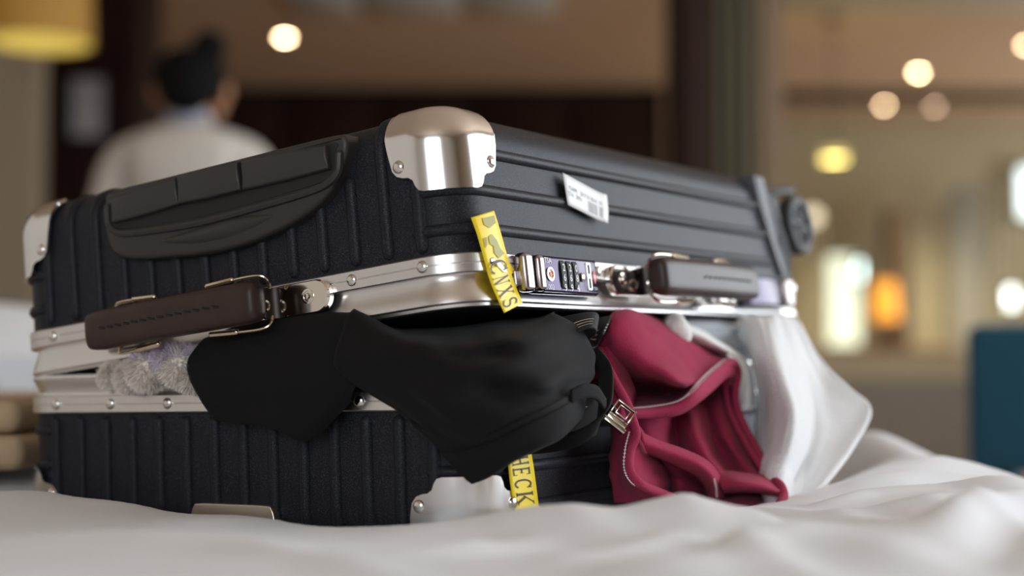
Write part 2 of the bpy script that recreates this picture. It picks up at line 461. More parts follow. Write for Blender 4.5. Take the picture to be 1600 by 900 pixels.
# drum pendant lamps
def pendant(u, v, depth, rad, hgt, label, shade_m, diff_col, dstr, power):
    c = Wp(u, v, depth); r = empty('pendant_lamp', c); tag(r, label, 'lamp')
    bm = bmesh.new(); add_lathe(bm, [(rad * 0.97, 0.0), (rad, 0.0), (rad * 0.98, hgt * 0.5), (rad * 0.95, hgt), (rad * 0.92, hgt), (rad * 0.95, hgt * 0.5), (rad * 0.97, 0.0)], (0, 0, 0), (0, 0, 1), 48, False)
    sh = make('shade', bm, shade_m, r)
    bm = bmesh.new()
    for z in (0.004,):
        add_tube(bm, [(rad * 1.005 * math.cos(2 * PI * k / 40), rad * 1.005 * math.sin(2 * PI * k / 40), z) for k in range(41)], 0.004, 6, False)
    make('rim', bm, shade_m, sh)
    bm = bmesh.new(); add_lathe(bm, [(rad * 0.96, 0.012), (rad * 0.96, 0.006), (0.001, 0.004)], (0, 0, 0), (0, 0, 1), 48)
    make('diffuser', bm, mat('diffuser_' + str(u), (0.9, 0.8, 0.5), 0.5, emit=diff_col, estr=dstr), r)
    bm = bmesh.new(); add_tube(bm, [(0, 0, hgt * 0.8), (0, 0, CEIL - c.z - 0.01)], 0.005, 6); make('cord', bm, M['black'], r)
    bm = bmesh.new(); add_lathe(bm, [(0.05, CEIL - c.z), (0.05, CEIL - c.z - 0.02), (0.01, CEIL - c.z - 0.03)], (0, 0, 0), (0, 0, 1)); make('ceiling_rose', bm, M['black'], r)
    if power:
        l = bpy.data.lights.new('pendant_bulb', 'POINT'); l.energy = power; l.color = WARM; l.shadow_soft_size = 0.05
        o = bpy.data.objects.new('pendant_bulb', l); COL.objects.link(o); o.parent = r; o.location = (0, 0, -0.08)
    return r
shade_m = mat('woven_gold', (0.42, 0.22, 0.05), 0.7, nscale=30, namt=0.5, emit=(0.75, 0.40, 0.07), estr=0.10)
pendant(62, 68, 6.2, 0.205, 0.24, 'gold drum pendant lamp at the upper left', shade_m, (1.0, 0.74, 0.12), 0.45, 0)
pendant(1303, 250, 9.0, 0.07, 0.05, 'small yellow drum pendant lamp over the right of the room', mat('shade_cream', (0.6, 0.5, 0.25), 0.7, emit=(1.0, 0.8, 0.25), estr=0.5), (1.0, 0.84, 0.24), 9, 0)

gl = empty('lamp_reflection', Wp(1272, 338, 12.2)); gl.location.y = 12.2; tag(gl, 'faint cream globe on a stand imitating a lamp reflection right of the suitcase wheel', 'lamp')  # glowing globe added in place of a lamp's reflection
bm = bmesh.new(); add_lathe(bm, [(0.06 * math.sin(PI * k / 12) + 1e-4, -0.06 * math.cos(PI * k / 12)) for k in range(13)], (0, 0, 0), (0, 0, 1)); make('globe', bm, mat('globe_cream', (0.8, 0.75, 0.6), 0.5, emit=(1.0, 0.88, 0.62), estr=1.1), gl)
bm = bmesh.new(); add_tube(bm, [(0, 0, -0.06), (0, 0, -gl.location.z + 0.02)], 0.01, 8); make('pole', bm, M['wire'], gl)
bm = bmesh.new(); add_lathe(bm, [(0.14, -gl.location.z), (0.14, -gl.location.z + 0.02), (0.02, -gl.location.z + 0.03)], (0, 0, 0), (0, 0, 1)); make('base', bm, M['wire'], gl)
bm = bmesh.new(); add_box(bm, (Wp(1200, 0, 8.7).x, 7.6, CEIL - 0.015), (6.8, 8.72, CEIL + 0.01), 0.004); structure('trim_6', bm, mat('ceiling_panel', (0.62, 0.63, 0.60), 0.6))
# far windows with sheer curtains
def far_window(name, u0, v0, u1, v1, y, col, estr):
    p, q = Wp(u0, v0, y), Wp(u1, v1, y)
    bm = bmesh.new(); t = 0.04
    for lo, hi in (((p.x, y, q.z), (q.x, y + 0.08, q.z + t)), ((p.x, y, p.z - t), (q.x, y + 0.08, p.z)), ((p.x, y, q.z), (p.x + t, y + 0.08, p.z)), ((q.x - t, y, q.z), (q.x, y + 0.08, p.z))): add_box(bm, lo, hi)
    o = structure(name, bm, M['wallbeige'])
    bm = bmesh.new(); add_box(bm, (p.x + t, y + 0.03, q.z + t), (q.x - t, y + 0.05, p.z - t))
    make('pane', bm, mat(name + '_daylight', (0.8, 0.9, 0.85), 0.3, emit=col, estr=estr), o)
    return o
far_window('window_3', 1288, 392, 1352, 546, 12.88, (0.86, 0.93, 0.70), 0.85)
far_window('window_4', 1332, 402, 1355, 444, 12.80, (0.72, 1.0, 1.0), 4.5)
far_window('window_5', 1568, 444, 1596, 486, 12.86, (0.88, 1.0, 0.95), 4.5)
far_window('window_6', 1590, 255, 1640, 345, 12.86, (0.75, 0.92, 1.0), 1.6)
far_window('window_7', 1555, 500, 1625, 545, 12.86, (0.45, 0.55, 0.28), 0.6)
Mcur = mat('pale_curtain', (0.66, 0.64, 0.52), 0.9, nscale=8, namt=0.08)
Mcur2 = mat('blue_grey_curtain', (0.60, 0.62, 0.60), 0.9, nscale=8, namt=0.08)
def cpx(u0, u1, v0, y, waves, m, label):
    curtain('curtain', Wp(u0, 0, y).x, Wp(u1, 0, y).x, y, 0.02, Wp(u0, v0, y).z, waves, m, label, 'curtains at the far windows', 0.035)
cpx(1232, 1286, 345, 12.5, 4, Mcur, 'cream curtain left of the bright lit window')
cpx(1424, 1478, 318, 12.4, 4, Mcur, 'tall pale curtain right of the dark pillar')
cpx(1484, 1530, 290, 12.3, 4, Mcur2, 'blue grey curtain between the pale curtain and the right window')
cpx(1532, 1560, 280, 12.5, 2, Mcur, 'narrow cream curtain beside the right window')
bm = bmesh.new(); add_box(bm, (Wp(1393, 0, 11.8).x, 11.8, 0), (Wp(1420, 0, 11.8).x, 12.1, Wp(1400, 325, 11.8).z), 0.01)
structure('trim_5', bm, mat('pillar_dark', (0.09, 0.055, 0.035), 0.6))
# table lamp with orange glowing shade
YT = 10.5
lp = empty('table_lamp', (Wp(1383, 0, YT).x, YT, Wp(1383, 545, YT).z)); tag(lp, 'orange glowing table lamp before the dark pillar', 'lamp')
zt = Wp(1383, 500, YT).z - lp.location.z; zt2 = Wp(1383, 440, YT).z - lp.location.z
bm = bmesh.new(); add_lathe(bm, [(0.07, 0), (0.07, 0.02), (0.015, 0.04), (0.03, zt * 0.5), (0.012, zt)], (0, 0, 0), (0, 0, 1)); make('base', bm, M['wooddark'], lp)
bm = bmesh.new(); add_lathe(bm, [(0.095, zt), (0.07, zt2), (0.067, zt2), (0.092, zt), (0.095, zt)], (0, 0, 0), (0, 0, 1), 24, False); make('shade', bm, mat('orange_shade', (0.7, 0.3, 0.05), 0.6, emit=(1.0, 0.42, 0.04), estr=0.8), lp)
sb = empty('side_cabinet', (Wp(1395, 0, YT).x, YT, 0)); tag(sb, 'brown side cabinet under the orange lamp', 'cabinet')
zt = lp.location.z
bm = bmesh.new(); add_box(bm, (-0.30, -0.25, 0.0), (0.32, 0.25, zt - 0.03), 0.01); Mo = mat('orange_wood', (0.30, 0.14, 0.06), 0.5, nscale=10, namt=0.3); make('body', bm, Mo, sb)
bm = bmesh.new(); add_box(bm, (-0.33, -0.28, zt - 0.03), (0.35, 0.28, zt), 0.008); make('top', bm, Mo, sb)
for k in (-1, 1):
    bm = bmesh.new(); add_box(bm, (-0.14 + k * 0.15, -0.265, 0.1), (0.15 + k * 0.15, -0.25, zt - 0.06), 0.005); d_ = make('door', bm, Mo, sb)
    bm = bmesh.new(); add_box(bm, (-0.01 + k * 0.03, -0.285, zt * 0.5), (0.01 + k * 0.03, -0.265, zt * 0.5 + 0.1), 0.004); make('handle', bm, M['chrome'], d_)
# long tan sofa seen over the end of the bed
Ms = mat('tan_sofa', (0.36, 0.28, 0.17), 0.95, nscale=30, namt=0.2); Ms2 = mat('brown_sofa', (0.20, 0.16, 0.12), 0.95, nscale=25, namt=0.35)
YS = 5.8
so = empty('sofa', (Wp(1390, 0, YS).x, YS, 0)); tag(so, 'long tan fabric sofa beyond the end of the bed', 'sofa')
xl, xr = Wp(1120, 0, YS).x - so.location.x, Wp(1560, 0, YS).x - so.location.x
zt = Wp(1390, 548, YS).z; zm = Wp(1390, 592, YS).z
bm = bmesh.new(); add_box(bm, (xl, 0.0, 0.08), (xr, 0.9, 0.44), 0.03, seg=3); make('seat_base', bm, Ms2, so)
bm = bmesh.new(); add_box(bm, (xl, -0.02, 0.30), (xr, 0.22, zt), 0.05, seg=4); make('backrest', bm, Ms, so)
bm = bmesh.new(); add_box(bm, (xl + 0.02, -0.045, 0.1), (xr - 0.02, 0.0, zm), 0.015, seg=3); make('back_panel', bm, Ms2, so)
for x in (xl, xr - 0.16):
    bm = bmesh.new(); add_box(bm, (x, 0.1, 0.1), (x + 0.16, 0.9, 0.60), 0.04, seg=3); make('armrest', bm, Ms, so)
for x in (xl + 0.05, xr - 0.09):
    for y in (0.05, 0.82):
        bm = bmesh.new(); add_box(bm, (x, y, 0), (x + 0.05, y + 0.05, 0.1)); make('leg', bm, M['wooddark'], so)
# teal armchair
Mt = mat('teal_fabric', (0.003, 0.062, 0.105), 0.9, nscale=40, namt=0.12, sheen=0.2)
YC = 3.0
ac = empty('armchair', Wz(1600, 900, 0)); ac.location = (Wp(1575, 0, YC).x, YC, 0); ac.rotation_euler = (0, 0, -0.35)
tag(ac, 'teal fabric armchair at the right edge', 'armchair')
zt = Wp(1508, 506, YC).z; z2 = Wp(1508, 655, YC).z
bm = bmesh.new(); add_box(bm, (-0.075, -0.05, z2 - 0.10), (0.62, 0.06, zt), 0.025, seg=4); make('backrest', bm, Mt, ac)
bm = bmesh.new(); add_box(bm, (-0.05, 0.0, 0.30), (0.60, 0.62, 0.45), 0.04, seg=4); make('seat', bm, Mt, ac)
for x in (-0.07, 0.54):
    bm = bmesh.new(); add_box(bm, (x, 0.0, 0.28), (x + 0.08, 0.6, 0.58), 0.025, seg=3); make('armrest', bm, Mt, ac)
for x in (-0.04, 0.53):
    for y in (0.0, 0.54):
        bm = bmesh.new(); add_tube(bm, [(x + 0.02, y + 0.02, 0.31), (x + 0.02, y + 0.02, 0.012)], 0.018, 8); make('leg', bm, M['wooddark'], ac)

# ------------------------------------------------------------------ the person behind
YPN = 4.1
pr = empty('person', (Wp(290, 0, YPN).x, YPN, 0))
tag(pr, 'person with dark hair in a topknot and white collared shirt, back turned', 'person')
def skin_body(name, joints, edges, m, parent, sub=2):
    me = bpy.data.meshes.new(name)
    me.from_pydata([j[0] for j in joints], edges, [])
    o = link_mesh(name, me, m, parent)
    o.modifiers.new('skin', 'SKIN')
    sv = me.skin_vertices[0].data
    for i, j in enumerate(joints):
        r = j[1]; sv[i].radius = r if isinstance(r, tuple) else (r, r)
    sv[0].use_root = True
    s = o.modifiers.new('sub', 'SUBSURF'); s.levels = sub; s.render_levels = sub
    o.modifiers['skin'].use_smooth_shade = True
    return o
Msk = mat('skin', (0.42, 0.19, 0.09), 0.55)
J = [((0, 0, 0.82), (0.15, 0.10)), ((0, 0, 1.00), (0.12, 0.085)), ((0, 0, 1.18), (0.15, 0.09)), ((0, 0.0, 1.30), (0.10, 0.07)), ((0, -0.01, 1.36), 0.050), ((0, -0.015, 1.42), 0.055), ((0, -0.02, 1.50), (0.080, 0.095)), ((0, -0.02, 1.555), (0.055, 0.065))]
E = [(0, 1), (1, 2), (2, 3), (3, 4), (4, 5), (5, 6), (6, 7)]
for s in (-1, 1):
    b = len(J)
    J += [((s * 0.17, 0, 1.27), 0.052), ((s * 0.215, 0.01, 1.02), 0.040), ((s * 0.225, -0.06, 0.80), 0.026), ((s * 0.225, -0.07, 0.74), (0.022, 0.034))]
    E += [(3, b), (b, b + 1), (b + 1, b + 2), (b + 2, b + 3)]
    for k, (dx, dy, ln) in enumerate(((-0.012, -0.045, 0.055), (0.0, -0.095, 0.075), (0.0, -0.075, 0.08), (0.0, -0.055, 0.075), (0.0, -0.04, 0.06))):
        c = len(J); z = 0.715 if k else 0.735
        J += [((s * 0.225 + s * dx, dy - (0.02 if not k else 0), z - ln * 0.4), 0.0095), ((s * 0.222 + s * dx * 1.5, dy - (0.03 if not k else 0), z - ln), 0.008)]
        E += [(b + 3, c), (c, c + 1)]
    b = len(J)
    J += [((s * 0.085, 0, 0.78), 0.088), ((s * 0.09, -0.005, 0.45), 0.055), ((s * 0.09, 0.015, 0.26), 0.05), ((s * 0.09, 0.02, 0.08), 0.035), ((s * 0.095, -0.10, 0.03), (0.035, 0.022))]
    E += [(0, b), (b, b + 1), (b + 1, b + 2), (b + 2, b + 3), (b + 3, b + 4)]
# the person faces away from the camera: front is +y
J = [((p[0], -p[1], p[2]), r) for p, r in J]
skin_body('body', J, E, Msk, pr)
Mshirt = mat('white_shirt', (0.60, 0.56, 0.49), 0.85)
JS = [((0, 0, 0.80), (0.165, 0.115)), ((0, 0, 1.0), (0.15, 0.105)), ((0, 0, 1.17), (0.185, 0.115)), ((0, 0.0, 1.285), (0.135, 0.085)), ((0, 0.005, 1.345), (0.062, 0.056))]
ES = [(0, 1), (1, 2), (2, 3), (3, 4)]
for s in (-1, 1):
    b = len(JS); JS += [((s * 0.175, 0, 1.262), 0.066), ((s * 0.225, -0.01, 1.02), 0.056), ((s * 0.232, 0.05, 0.83), 0.04)]; ES += [(3, b), (b, b + 1), (b + 1, b + 2)]
skin_body('shirt', JS, ES, Mshirt, pr)
bm = bmesh.new()
rings = []
for z, ra in ((1.335, 0.070), (1.355, 0.066), (1.385, 0.060), (1.388, 0.056), (1.36, 0.058)):
    rings.append([Vector((ra * math.cos(2 * PI * k / 20), 0.008 + ra * 0.95 * math.sin(2 * PI * k / 20), z + 0.006 * math.cos(2 * PI * k / 20 + PI / 2))) for k in range(20)])
add_loft(bm, rings, cap=False); tag(make('collar', bm, mat('collar_blue', (0.33, 0.34, 0.40), 0.8), pr), 'blue grey shirt collar')
JT = [((0, 0, 0.86), (0.165, 0.12))]; ET = []
for s in (-1, 1):
    b = len(JT); JT += [((s * 0.085, 0, 0.78), 0.105), ((s * 0.09, 0.005, 0.45), 0.075), ((s * 0.09, -0.01, 0.12), 0.065)]; ET += [(0, b), (b, b + 1), (b + 1, b + 2)]
skin_body('trousers', JT, ET, mat('dark_trousers', (0.02, 0.02, 0.025), 0.9), pr)
def blob(bm, c, r, n=16):
    add_loft(bm, [[Vector((c[0] + r[0] * math.sin(PI * i / n) * math.cos(2 * PI * k / 20), c[1] + r[1] * math.sin(PI * i / n) * math.sin(2 * PI * k / 20), c[2] + r[2] * math.cos(PI * i / n))) for k in range(20)] for i in range(1, n)])
bm = bmesh.new(); blob(bm, (0.004, 0.0, 1.480), (0.100, 0.114, 0.084)); blob(bm, (0.056, -0.01, 1.560), (0.047, 0.046, 0.046)); blob(bm, (0.035, -0.005, 1.520), (0.045, 0.06, 0.05)); blob(bm, (0.005, -0.055, 1.440), (0.074, 0.06, 0.066))
Mh = mat('black_hair', (0.003, 0.0025, 0.0025), 0.8, spec=0.15); make('hair', bm, Mh, pr)
for s in (-1, 1):
    bm = bmesh.new(); blob(bm, (s * 0.092, 0.035, 1.450), (0.016, 0.026, 0.034)); make('ear', bm, Msk, pr)
    bm = bmesh.new(); blob(bm, (s * 0.060, 0.07, 1.418), (0.028, 0.03, 0.040)); make('cheek', bm, Msk, pr)
bm = bmesh.new(); blob(bm, (0, 0.125, 1.455), (0.012, 0.016, 0.02)); make('nose', bm, Msk, pr)
for s in (-1, 1):
    bm = bmesh.new(); blob(bm, (s * 0.095, 0.06, 0.045), (0.045, 0.13, 0.045)); make('shoe', bm, M['black'], pr)

# ------------------------------------------------------------------ the bed
BX0, BX1, BY0, BY1 = -1.55, 0.46, -0.30, 2.75
bed = empty('bed', (-0.5, 1.2, 0)); tag(bed, 'bed with rumpled white duvet under the suitcase', 'bed')
bi = Matrix.Translation((0.5, -1.2, 0))
bm = bmesh.new(); add_box(bm, (BX0 + 0.05, BY0 + 0.05, 0.12), (BX1 - 0.08, BY1, 0.34), 0.02); make('bed_base', bm, mat('bed_base', (0.16, 0.11, 0.07), 0.8), bed, bi)
bm = bmesh.new(); add_box(bm, (BX0 + 0.03, BY0 + 0.03, 0.34), (BX1 - 0.06, BY1, 0.575), 0.05, seg=4); make('mattress', bm, M['sheet'], bed, bi)
for x in (BX0 + 0.12, BX1 - 0.2):
    for y in (BY0 + 0.15, BY1 - 0.2):
        bm = bmesh.new(); add_box(bm, (x, y, 0), (x + 0.07, y + 0.07, 0.13)); make('leg', bm, M['wooddark'], bed, bi)
def seg_d(px, py, a, b):
    ax, ay = a; bx, by = b; dx, dy = bx - ax, by - ay
    t = max(0, min(1, ((px - ax) * dx + (py - ay) * dy) / (dx * dx + dy * dy)))
    return math.hypot(px - ax - t * dx, py - ay - t * dy), t
# folds: polyline in plan, heights, width
def pz(u, v, z):
    p = Wz(u, v, z); return (p.x, p.y)
FOLDS = [
    ([(-0.60, 1.12), (-0.335, 1.02), (-0.20, 0.93), (-0.09, 0.84)], [0.004, 0.004, 0.001, -0.004], 0.05),
    ([(-0.09, .83), (-.034, .83), (0, .83), (.034, .83), (.057, .835), (.091, .84), (.12, .845), (.145, .85), (.17, .86)], [.003, .008, .013, .017, .016, .021, .013, .002, -.004], 0.030),
    ([(0.10, .70), (0.13, .75), (0.165, .80), (0.215, .86)], [.004, .006, .002, .0], 0.014),
    ([(0.02, .68), (0.06, .74), (0.085, .79)], [.004, .009, .004], 0.014),
    ([(-0.06, .70), (-0.02, .75), (0.01, .79)], [.003, .008, .003], 0.013),
    ([(0.205, .74), (0.235, .82), (0.29, .90), (0.36, .955)], [.004, .012, .010, .006], 0.015),
    ([(0.20, .94), (0.25, .955), (0.30, 0.99), (0.38, 1.01)], [.004, .010, .010, .006], 0.012),
    ([(0.06, 0.64), (0.14, 0.74), (0.22, 0.86), (0.30, 0.98)], [0.008, 0.008, 0.003, 0.000], 0.030),
    ([(0.17, 0.70), (0.22, 0.80), (0.27, 0.88), (0.42, 0.98)], [0.010, 0.012, 0.008, 0.010], 0.028),
    ([(0.17, 0.97), (0.26, 1.02), (0.34, 1.06), (0.42, 1.08)], [0.000, 0.006, 0.012, 0.006], 0.025),
    ([(0.20, 1.06), (0.28, 1.16), (0.36, 1.22), (0.44, 1.22)], [0.000, 0.010, 0.014, 0.008], 0.040),
    ([(0.28, 1.24), (0.31, 1.40), (0.35, 1.55)], [0.014, 0.040, 0.018], 0.06),
    ([(0.19, .985), (0.23, 1.03), (0.29, 1.06), (0.36, 1.07)], [.002, .008, .008, .003], 0.010),
    ([(0.24, 1.10), (0.29, 1.13), (0.35, 1.15), (0.42, 1.15)], [.003, .009, .009, .004], 0.011),
    ([(0.23, .70), (0.27, .78), (0.33, .86), (0.41, .92)], [.004, .010, .009, .005], 0.012),
    ([(0.24, 0.93), (0.31, 0.95), (0.40, 0.97)], [0.004, 0.010, 0.008], 0.018),
    ([(-0.28, 0.62), (-0.10, 0.66), (0.06, 0.66)], [0.004, 0.006, 0.004], 0.04),
    ([(-0.45, 0.80), (-0.25, 0.78), (-0.08, 0.75)], [0.004, 0.006, 0.002], 0.03),
]
def sheet_h(x, y):
    q = CASEI @ Vector((x, y, 0.6))
    s = sd_plan(q.x, q.y)
    base = 0.619
    f = 0.0
    for pts, hs, w in FOLDS:
        best = 0
        for i in range(len(pts) - 1):
            d, t = seg_d(x, y, pts[i], pts[i + 1])
            if d < w * 3:
                v = (hs[i] + (hs[i + 1] - hs[i]) * t) * math.exp(-(d / w) ** 2)
                if abs(v) > abs(best): best = v
        f += best
    n = noise.noise(Vector((x * 5.0 + y * 2, y * 4.0 - x * 2, 0.3))) * 0.005 + noise.noise(Vector((x * 13 - y * 6, y * 7, 2.1))) * 0.003
    r = abs(noise.noise(Vector((x * 4 + y * 3.5, y * 3 - x * 3.5, 5.0))))
    n += (0.2 - min(r, 0.2)) * 0.018
    h = base + f + n
    # the case sinks into the duvet
    wd = 0.055 + 0.07 * max(0.0, min(1.0, (q.x - 0.02) / 0.12)) * (1.0 if q.y < 0.02 else 0.0)
    k = max(0.0, min(1.0, (s - 0.004) / wd)); k = k * k * (3 - 2 * k)
    zc = (CASE @ Vector((q.x, q.y, -0.003))).z
    if s < 0.004: h = min(h, zc - 0.0015)
    else: h = zc - 0.0015 + (h - zc + 0.0015) * k
    # rounded drop at the edges of the bed
    e = min(BX1 - x, x - BX0, BY1 - y + 0.1, y - BY0)
    if e < 0.09:
        t = (0.09 - max(e, 0)) / 0.09
        h -= 0.09 * (1 - math.sqrt(max(0, 1 - t * t)))
    return h
def lin(a, b, n): return [a + (b - a) * i / n for i in range(n + 1)]
gx = lin(BX0, -0.75, 24)[:-1] + lin(-0.75, BX1, 200); gy = lin(BY0, 0.5, 40)[:-1] + lin(0.5, 1.7, 200)[:-1] + lin(1.7, BY1, 40)
bm = bmesh.new()
pts = [[Vector((x, y, sheet_h(x, y))) for x in gx] for y in gy]
# skirt hanging down the sides
for r in pts:
    r.insert(0, Vector((BX0 - 0.012, r[0].y, 0.30))); r.insert(1, Vector((BX0 - 0.008, r[1].y, 0.5)))
    r.append(Vector((BX1 + 0.008 + 0.012 * math.sin(r[-1].y * 14), r[-1].y, 0.48))); r.append(Vector((BX1 + 0.015 + 0.02 * math.sin(r[-1].y * 14), r[-1].y, 0.26)))
pts.insert(0, [Vector((p.x, BY0 - 0.012, min(p.z, 0.30))) for p in pts[0]])
add_grid(bm, pts)
make('duvet', bm, M['sheet'], bed, bi, 180)

def pillow(name, c, size, rz, m, label, cat, tilt=0.0):
    r = empty(name, c); r.rotation_euler = (tilt, 0, rz); tag(r, label, cat)
    sx, sy, sz = size; n = 22
    bm = bmesh.new()
    def P(i, j, s):
        u = 2 * i / n - 1; v = 2 * j / n - 1
        e = (max(0, 1 - u ** 4)) ** 0.5 * (max(0, 1 - v ** 4)) ** 0.5
        return Vector((u * sx * (1 - 0.08 * (1 - abs(v)) * abs(u)), v * sy * (1 - 0.08 * (1 - abs(u)) * abs(v)), s * sz * e + sz + 0.008 * noise.noise(Vector((u * 3, v * 3, s)))))
    for s in (-1, 1): add_grid(bm, [[P(i, j, s) for i in range(n + 1)] for j in range(n + 1)])
    bmesh.ops.remove_doubles(bm, verts=bm.verts[:], dist=0.0006)
    make('cover', bm, m, r, None, 80)
    bm = bmesh.new(); k = 30
    path = [P(n * t / k, 0, 0) for t in range(k)] + [P(n, n * t / k, 0) for t in range(k)] + [P(n - n * t / k, n, 0) for t in range(k)] + [P(0, n - n * t / k, 0) for t in range(k + 1)]
    add_tube(bm, path, 0.004, 6, False); make('piping', bm, m, r)
    return r
zb = 0.628
pillow('pillow', (-0.98, 2.40, zb + 0.012), (0.42, 0.26, 0.085), 0.15, M['sheet'], 'plump white pillow behind the suitcase at the far left', 'pillow')
# tan blanket folded in layers on the bed behind the case
bl = empty('folded_blanket', (-0.765, 1.44, zb + 0.004)); bl.rotation_euler = (0, 0, 0.0); tag(bl, 'tan folded blanket lying on the bed left of the suitcase', 'blanket')
Mb = mat('tan_wool', (0.46, 0.34, 0.21), 0.95, nscale=20, namt=0.12, bump=0.3, bscale=300)
for k in range(2):
    bm = bmesh.new(); add_box(bm, (-0.40 + 0.01 * k, -0.27 + 0.015 * k, 0.027 * k), (0.40 - 0.008 * k, 0.30 - 0.01 * k, 0.027 * (k + 1) - 0.001), 0.011, seg=4); make('fold', bm, Mb, bl)

# ------------------------------------------------------------------ the suitcase
case = empty('suitcase', mtx=CASE)
tag(case, 'black ribbed aluminium suitcase lying ajar on the bed with clothes spilling out', 'suitcase')
RE = 0.022
def rr_ring(inset, c, n=10):
    r = max(RP - inset, 0.002); out = []
    for (cx, cy, a0) in ((inset + r, inset + r, PI), (CL - inset - r, inset + r, 1.5 * PI), (CL - inset - r, CW - inset - r, 0), (inset + r, CW - inset - r, 0.5 * PI)):
        for k in range(n + 1):
            t = a0 + 0.5 * PI * k / n
            out.append((cx + r * math.cos(t), cy + r * math.sin(t), c))
    return out
def meridian(H, g, m):
    """arc length m from the rivet strip up the wall and over the edge -> inset, c"""
    c0 = g + SS; wall = H - RE - c0
    if m <= wall: return 0.0035 + 0.02 * m, c0 + m
    i0 = 0.0035 + 0.02 * wall; q = (m - wall) / RE
    if q <= PI / 2: return i0 + RE * (1 - math.cos(q)), H - RE + RE * math.sin(q)
    return i0 + RE + (m - wall - RE * PI / 2), H
def outline(s, inset):
    """plan point of the near corner; s arc length from the middle of the corner, + along the long side"""
    h = RP * PI / 4
    if s > h: return (RP + (s - h), inset)
    if s < -h: return (inset, RP + (-s - h))
    r = max(RP - inset, 0.0); t = 1.25 * PI + s / RP
    return (RP + r * math.cos(t), RP + r * math.sin(t))
HALF = {'lid': dict(g=GU, H=HTOP, fn=ident, mtx=LID, dH=0.0, ribs=(0.0973, 0.0727, 0.0481)), 'low': dict(g=GL, H=SH + SS + GL, fn=low, mtx=None, dH=SH + SS + GL - HU, ribs=(HC - 0.0220, HC - 0.0465, HC - 0.0710))}
parts = {}
for hn, h in HALF.items():
    g, H, fn, mtx = h['g'], h['H'], h['fn'], h['mtx']
    wall = H - RE - g - SS
    bm = bmesh.new()
    ms = [-0.003, 0, wall * 0.5, wall] + [wall + RE * PI / 2 * k / 9 for k in range(1, 10)] + [wall + RE * PI / 2 + 0.004, wall + RE * PI / 2 + 0.012]
    rings = []
    for m_ in ms:
        i_, c_ = meridian(H, g, m_); rings.append([fn(p) for p in rr_ring(min(i_, 0.05), c_)])
    add_loft(bm, rings)
    parts[hn] = make('upper_shell' if hn == 'lid' else 'lower_shell', bm, M['shell'], case, mtx, 35)
    # frame extrusion
    G, T = g, g + SS
    prof = [(0.006, T), (0.0008, T), (0, T - 0.0008), (0, g + SS * .54), (.0006, g + SS * .5), (0, g + SS * .46), (0, g + .0008), (.0008, g), (.0046, g - .0002), (.0050, g - .0016), (.0046, g * .80), (.0034, g * .62), (.0020, g * .45), (.0009, g * .32), (.0002, g * .2), (0, .0030), (.0005, .0022), (.0014, .0018), (.0018, 0.0), (.012, 0.0), (.012, T)]
    bm = bmesh.new()
    R_ = [[fn(p) for p in rr_ring(i_, c_, 12)] for i_, c_ in prof]
    n = len(R_[0]); vs = [[bm.verts.new(p) for p in r] for r in R_]
    for i in range(len(vs)):
        for j in range(n):
            a, b = vs[i], vs[(i + 1) % len(vs)]
            bm.faces.new((a[j], a[(j + 1) % n], b[(j + 1) % n], b[j]))
    parts[hn + '_frame'] = make('upper_frame' if hn == 'lid' else 'lower_frame', bm, M['alu'], case, mtx, 30)
    # flat near-black slab closing the half, shade of the inside in its colour
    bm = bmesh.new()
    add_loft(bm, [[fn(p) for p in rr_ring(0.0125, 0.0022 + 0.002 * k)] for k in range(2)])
    make('lining_shade', bm, M['lining_shade'], case, mtx)
    # vertical ribs on the end faces, running over the edge and across the top
    sh = parts[hn]
    rb = None
    for k in range(14):
        b_ = 0.032 + 0.0254 * k
        path = []
        m0 = 0.0065
        tot = wall + RE * PI / 2
        under = hn == 'lid' and 0.076 < b_ < 0.290
        if under: tot = 0.055
        for q in range(20):
            i_, c_ = meridian(H, g, m0 + (tot - m0) * q / 19); path.append((i_ + 0.0010, c_ - (0.0010 if c_ > H - 0.003 else 0)))
        full = path if under else path + [(CL - a, c) for a, c in reversed(path)]
        bm = bmesh.new(); add_tube(bm, [fn((a, b_, c)) for a, c in full], 0.0046, 10)
        make('rib', bm, M['shell'], sh, None, 60)
    # horizontal ribs on the long sides
    for hz, wrap in zip(h['ribs'], (False, True, True)):
        i_, c_ = meridian(H, g, hz - g - SS)
        for side in (0, 1):
            pts_ = []
            s0 = -(RP * PI / 4 + 0.000) if wrap else 0.046 - RP + RP * PI / 4
            for q in range(14):
                s_ = s0 + (0.046 - RP + RP * PI / 4 - s0) * q / 13
                a_, b_ = outline(s_, i_ + 0.001); pts_.append((a_, b_))
            pts_ += [(0.1 + 0.0475 * q, i_ + 0.001) for q in range(9)]
            if side: pts_ = [(a, CW - b) for a, b in pts_]
            bm = bmesh.new(); add_tube(bm, [fn((a, b, c_)) for a, b in pts_], 0.0042, 8)
            make('rib', bm, M['shell'], sh, None, 60)

def rivet(p, nrm, parent, rad=0.0039, hgt=0.0019, mtx=None, m='rivet'):
    bm = bmesh.new(); add_lathe(bm, [(rad, -0.001), (rad, 0.0004), (rad * 0.86, hgt * 0.55), (rad * 0.55, hgt * 0.9), (rad * 0.15, hgt)], p, nrm, 16)
    return make('rivet', bm, M[m], parent, mtx, 50)
fl, ff = parts['lid_frame'], parts['low_frame']
for k in range(7):
    b_ = 0.031 + 0.0545 * k
    rivet((0, b_, GU + SS * .5), (-1, 0, 0), fl); rivet(low((0, b_ , GL + SS * .5)), (-1, 0, 0), ff)
for a_ in (0.030, 0.166, 0.384, 0.520):
    rivet((a_, 0, GU + SS * .5), (0, -1, 0), fl); rivet(low((a_, 0, GL + SS * .5)), (0, -1, 0), ff)

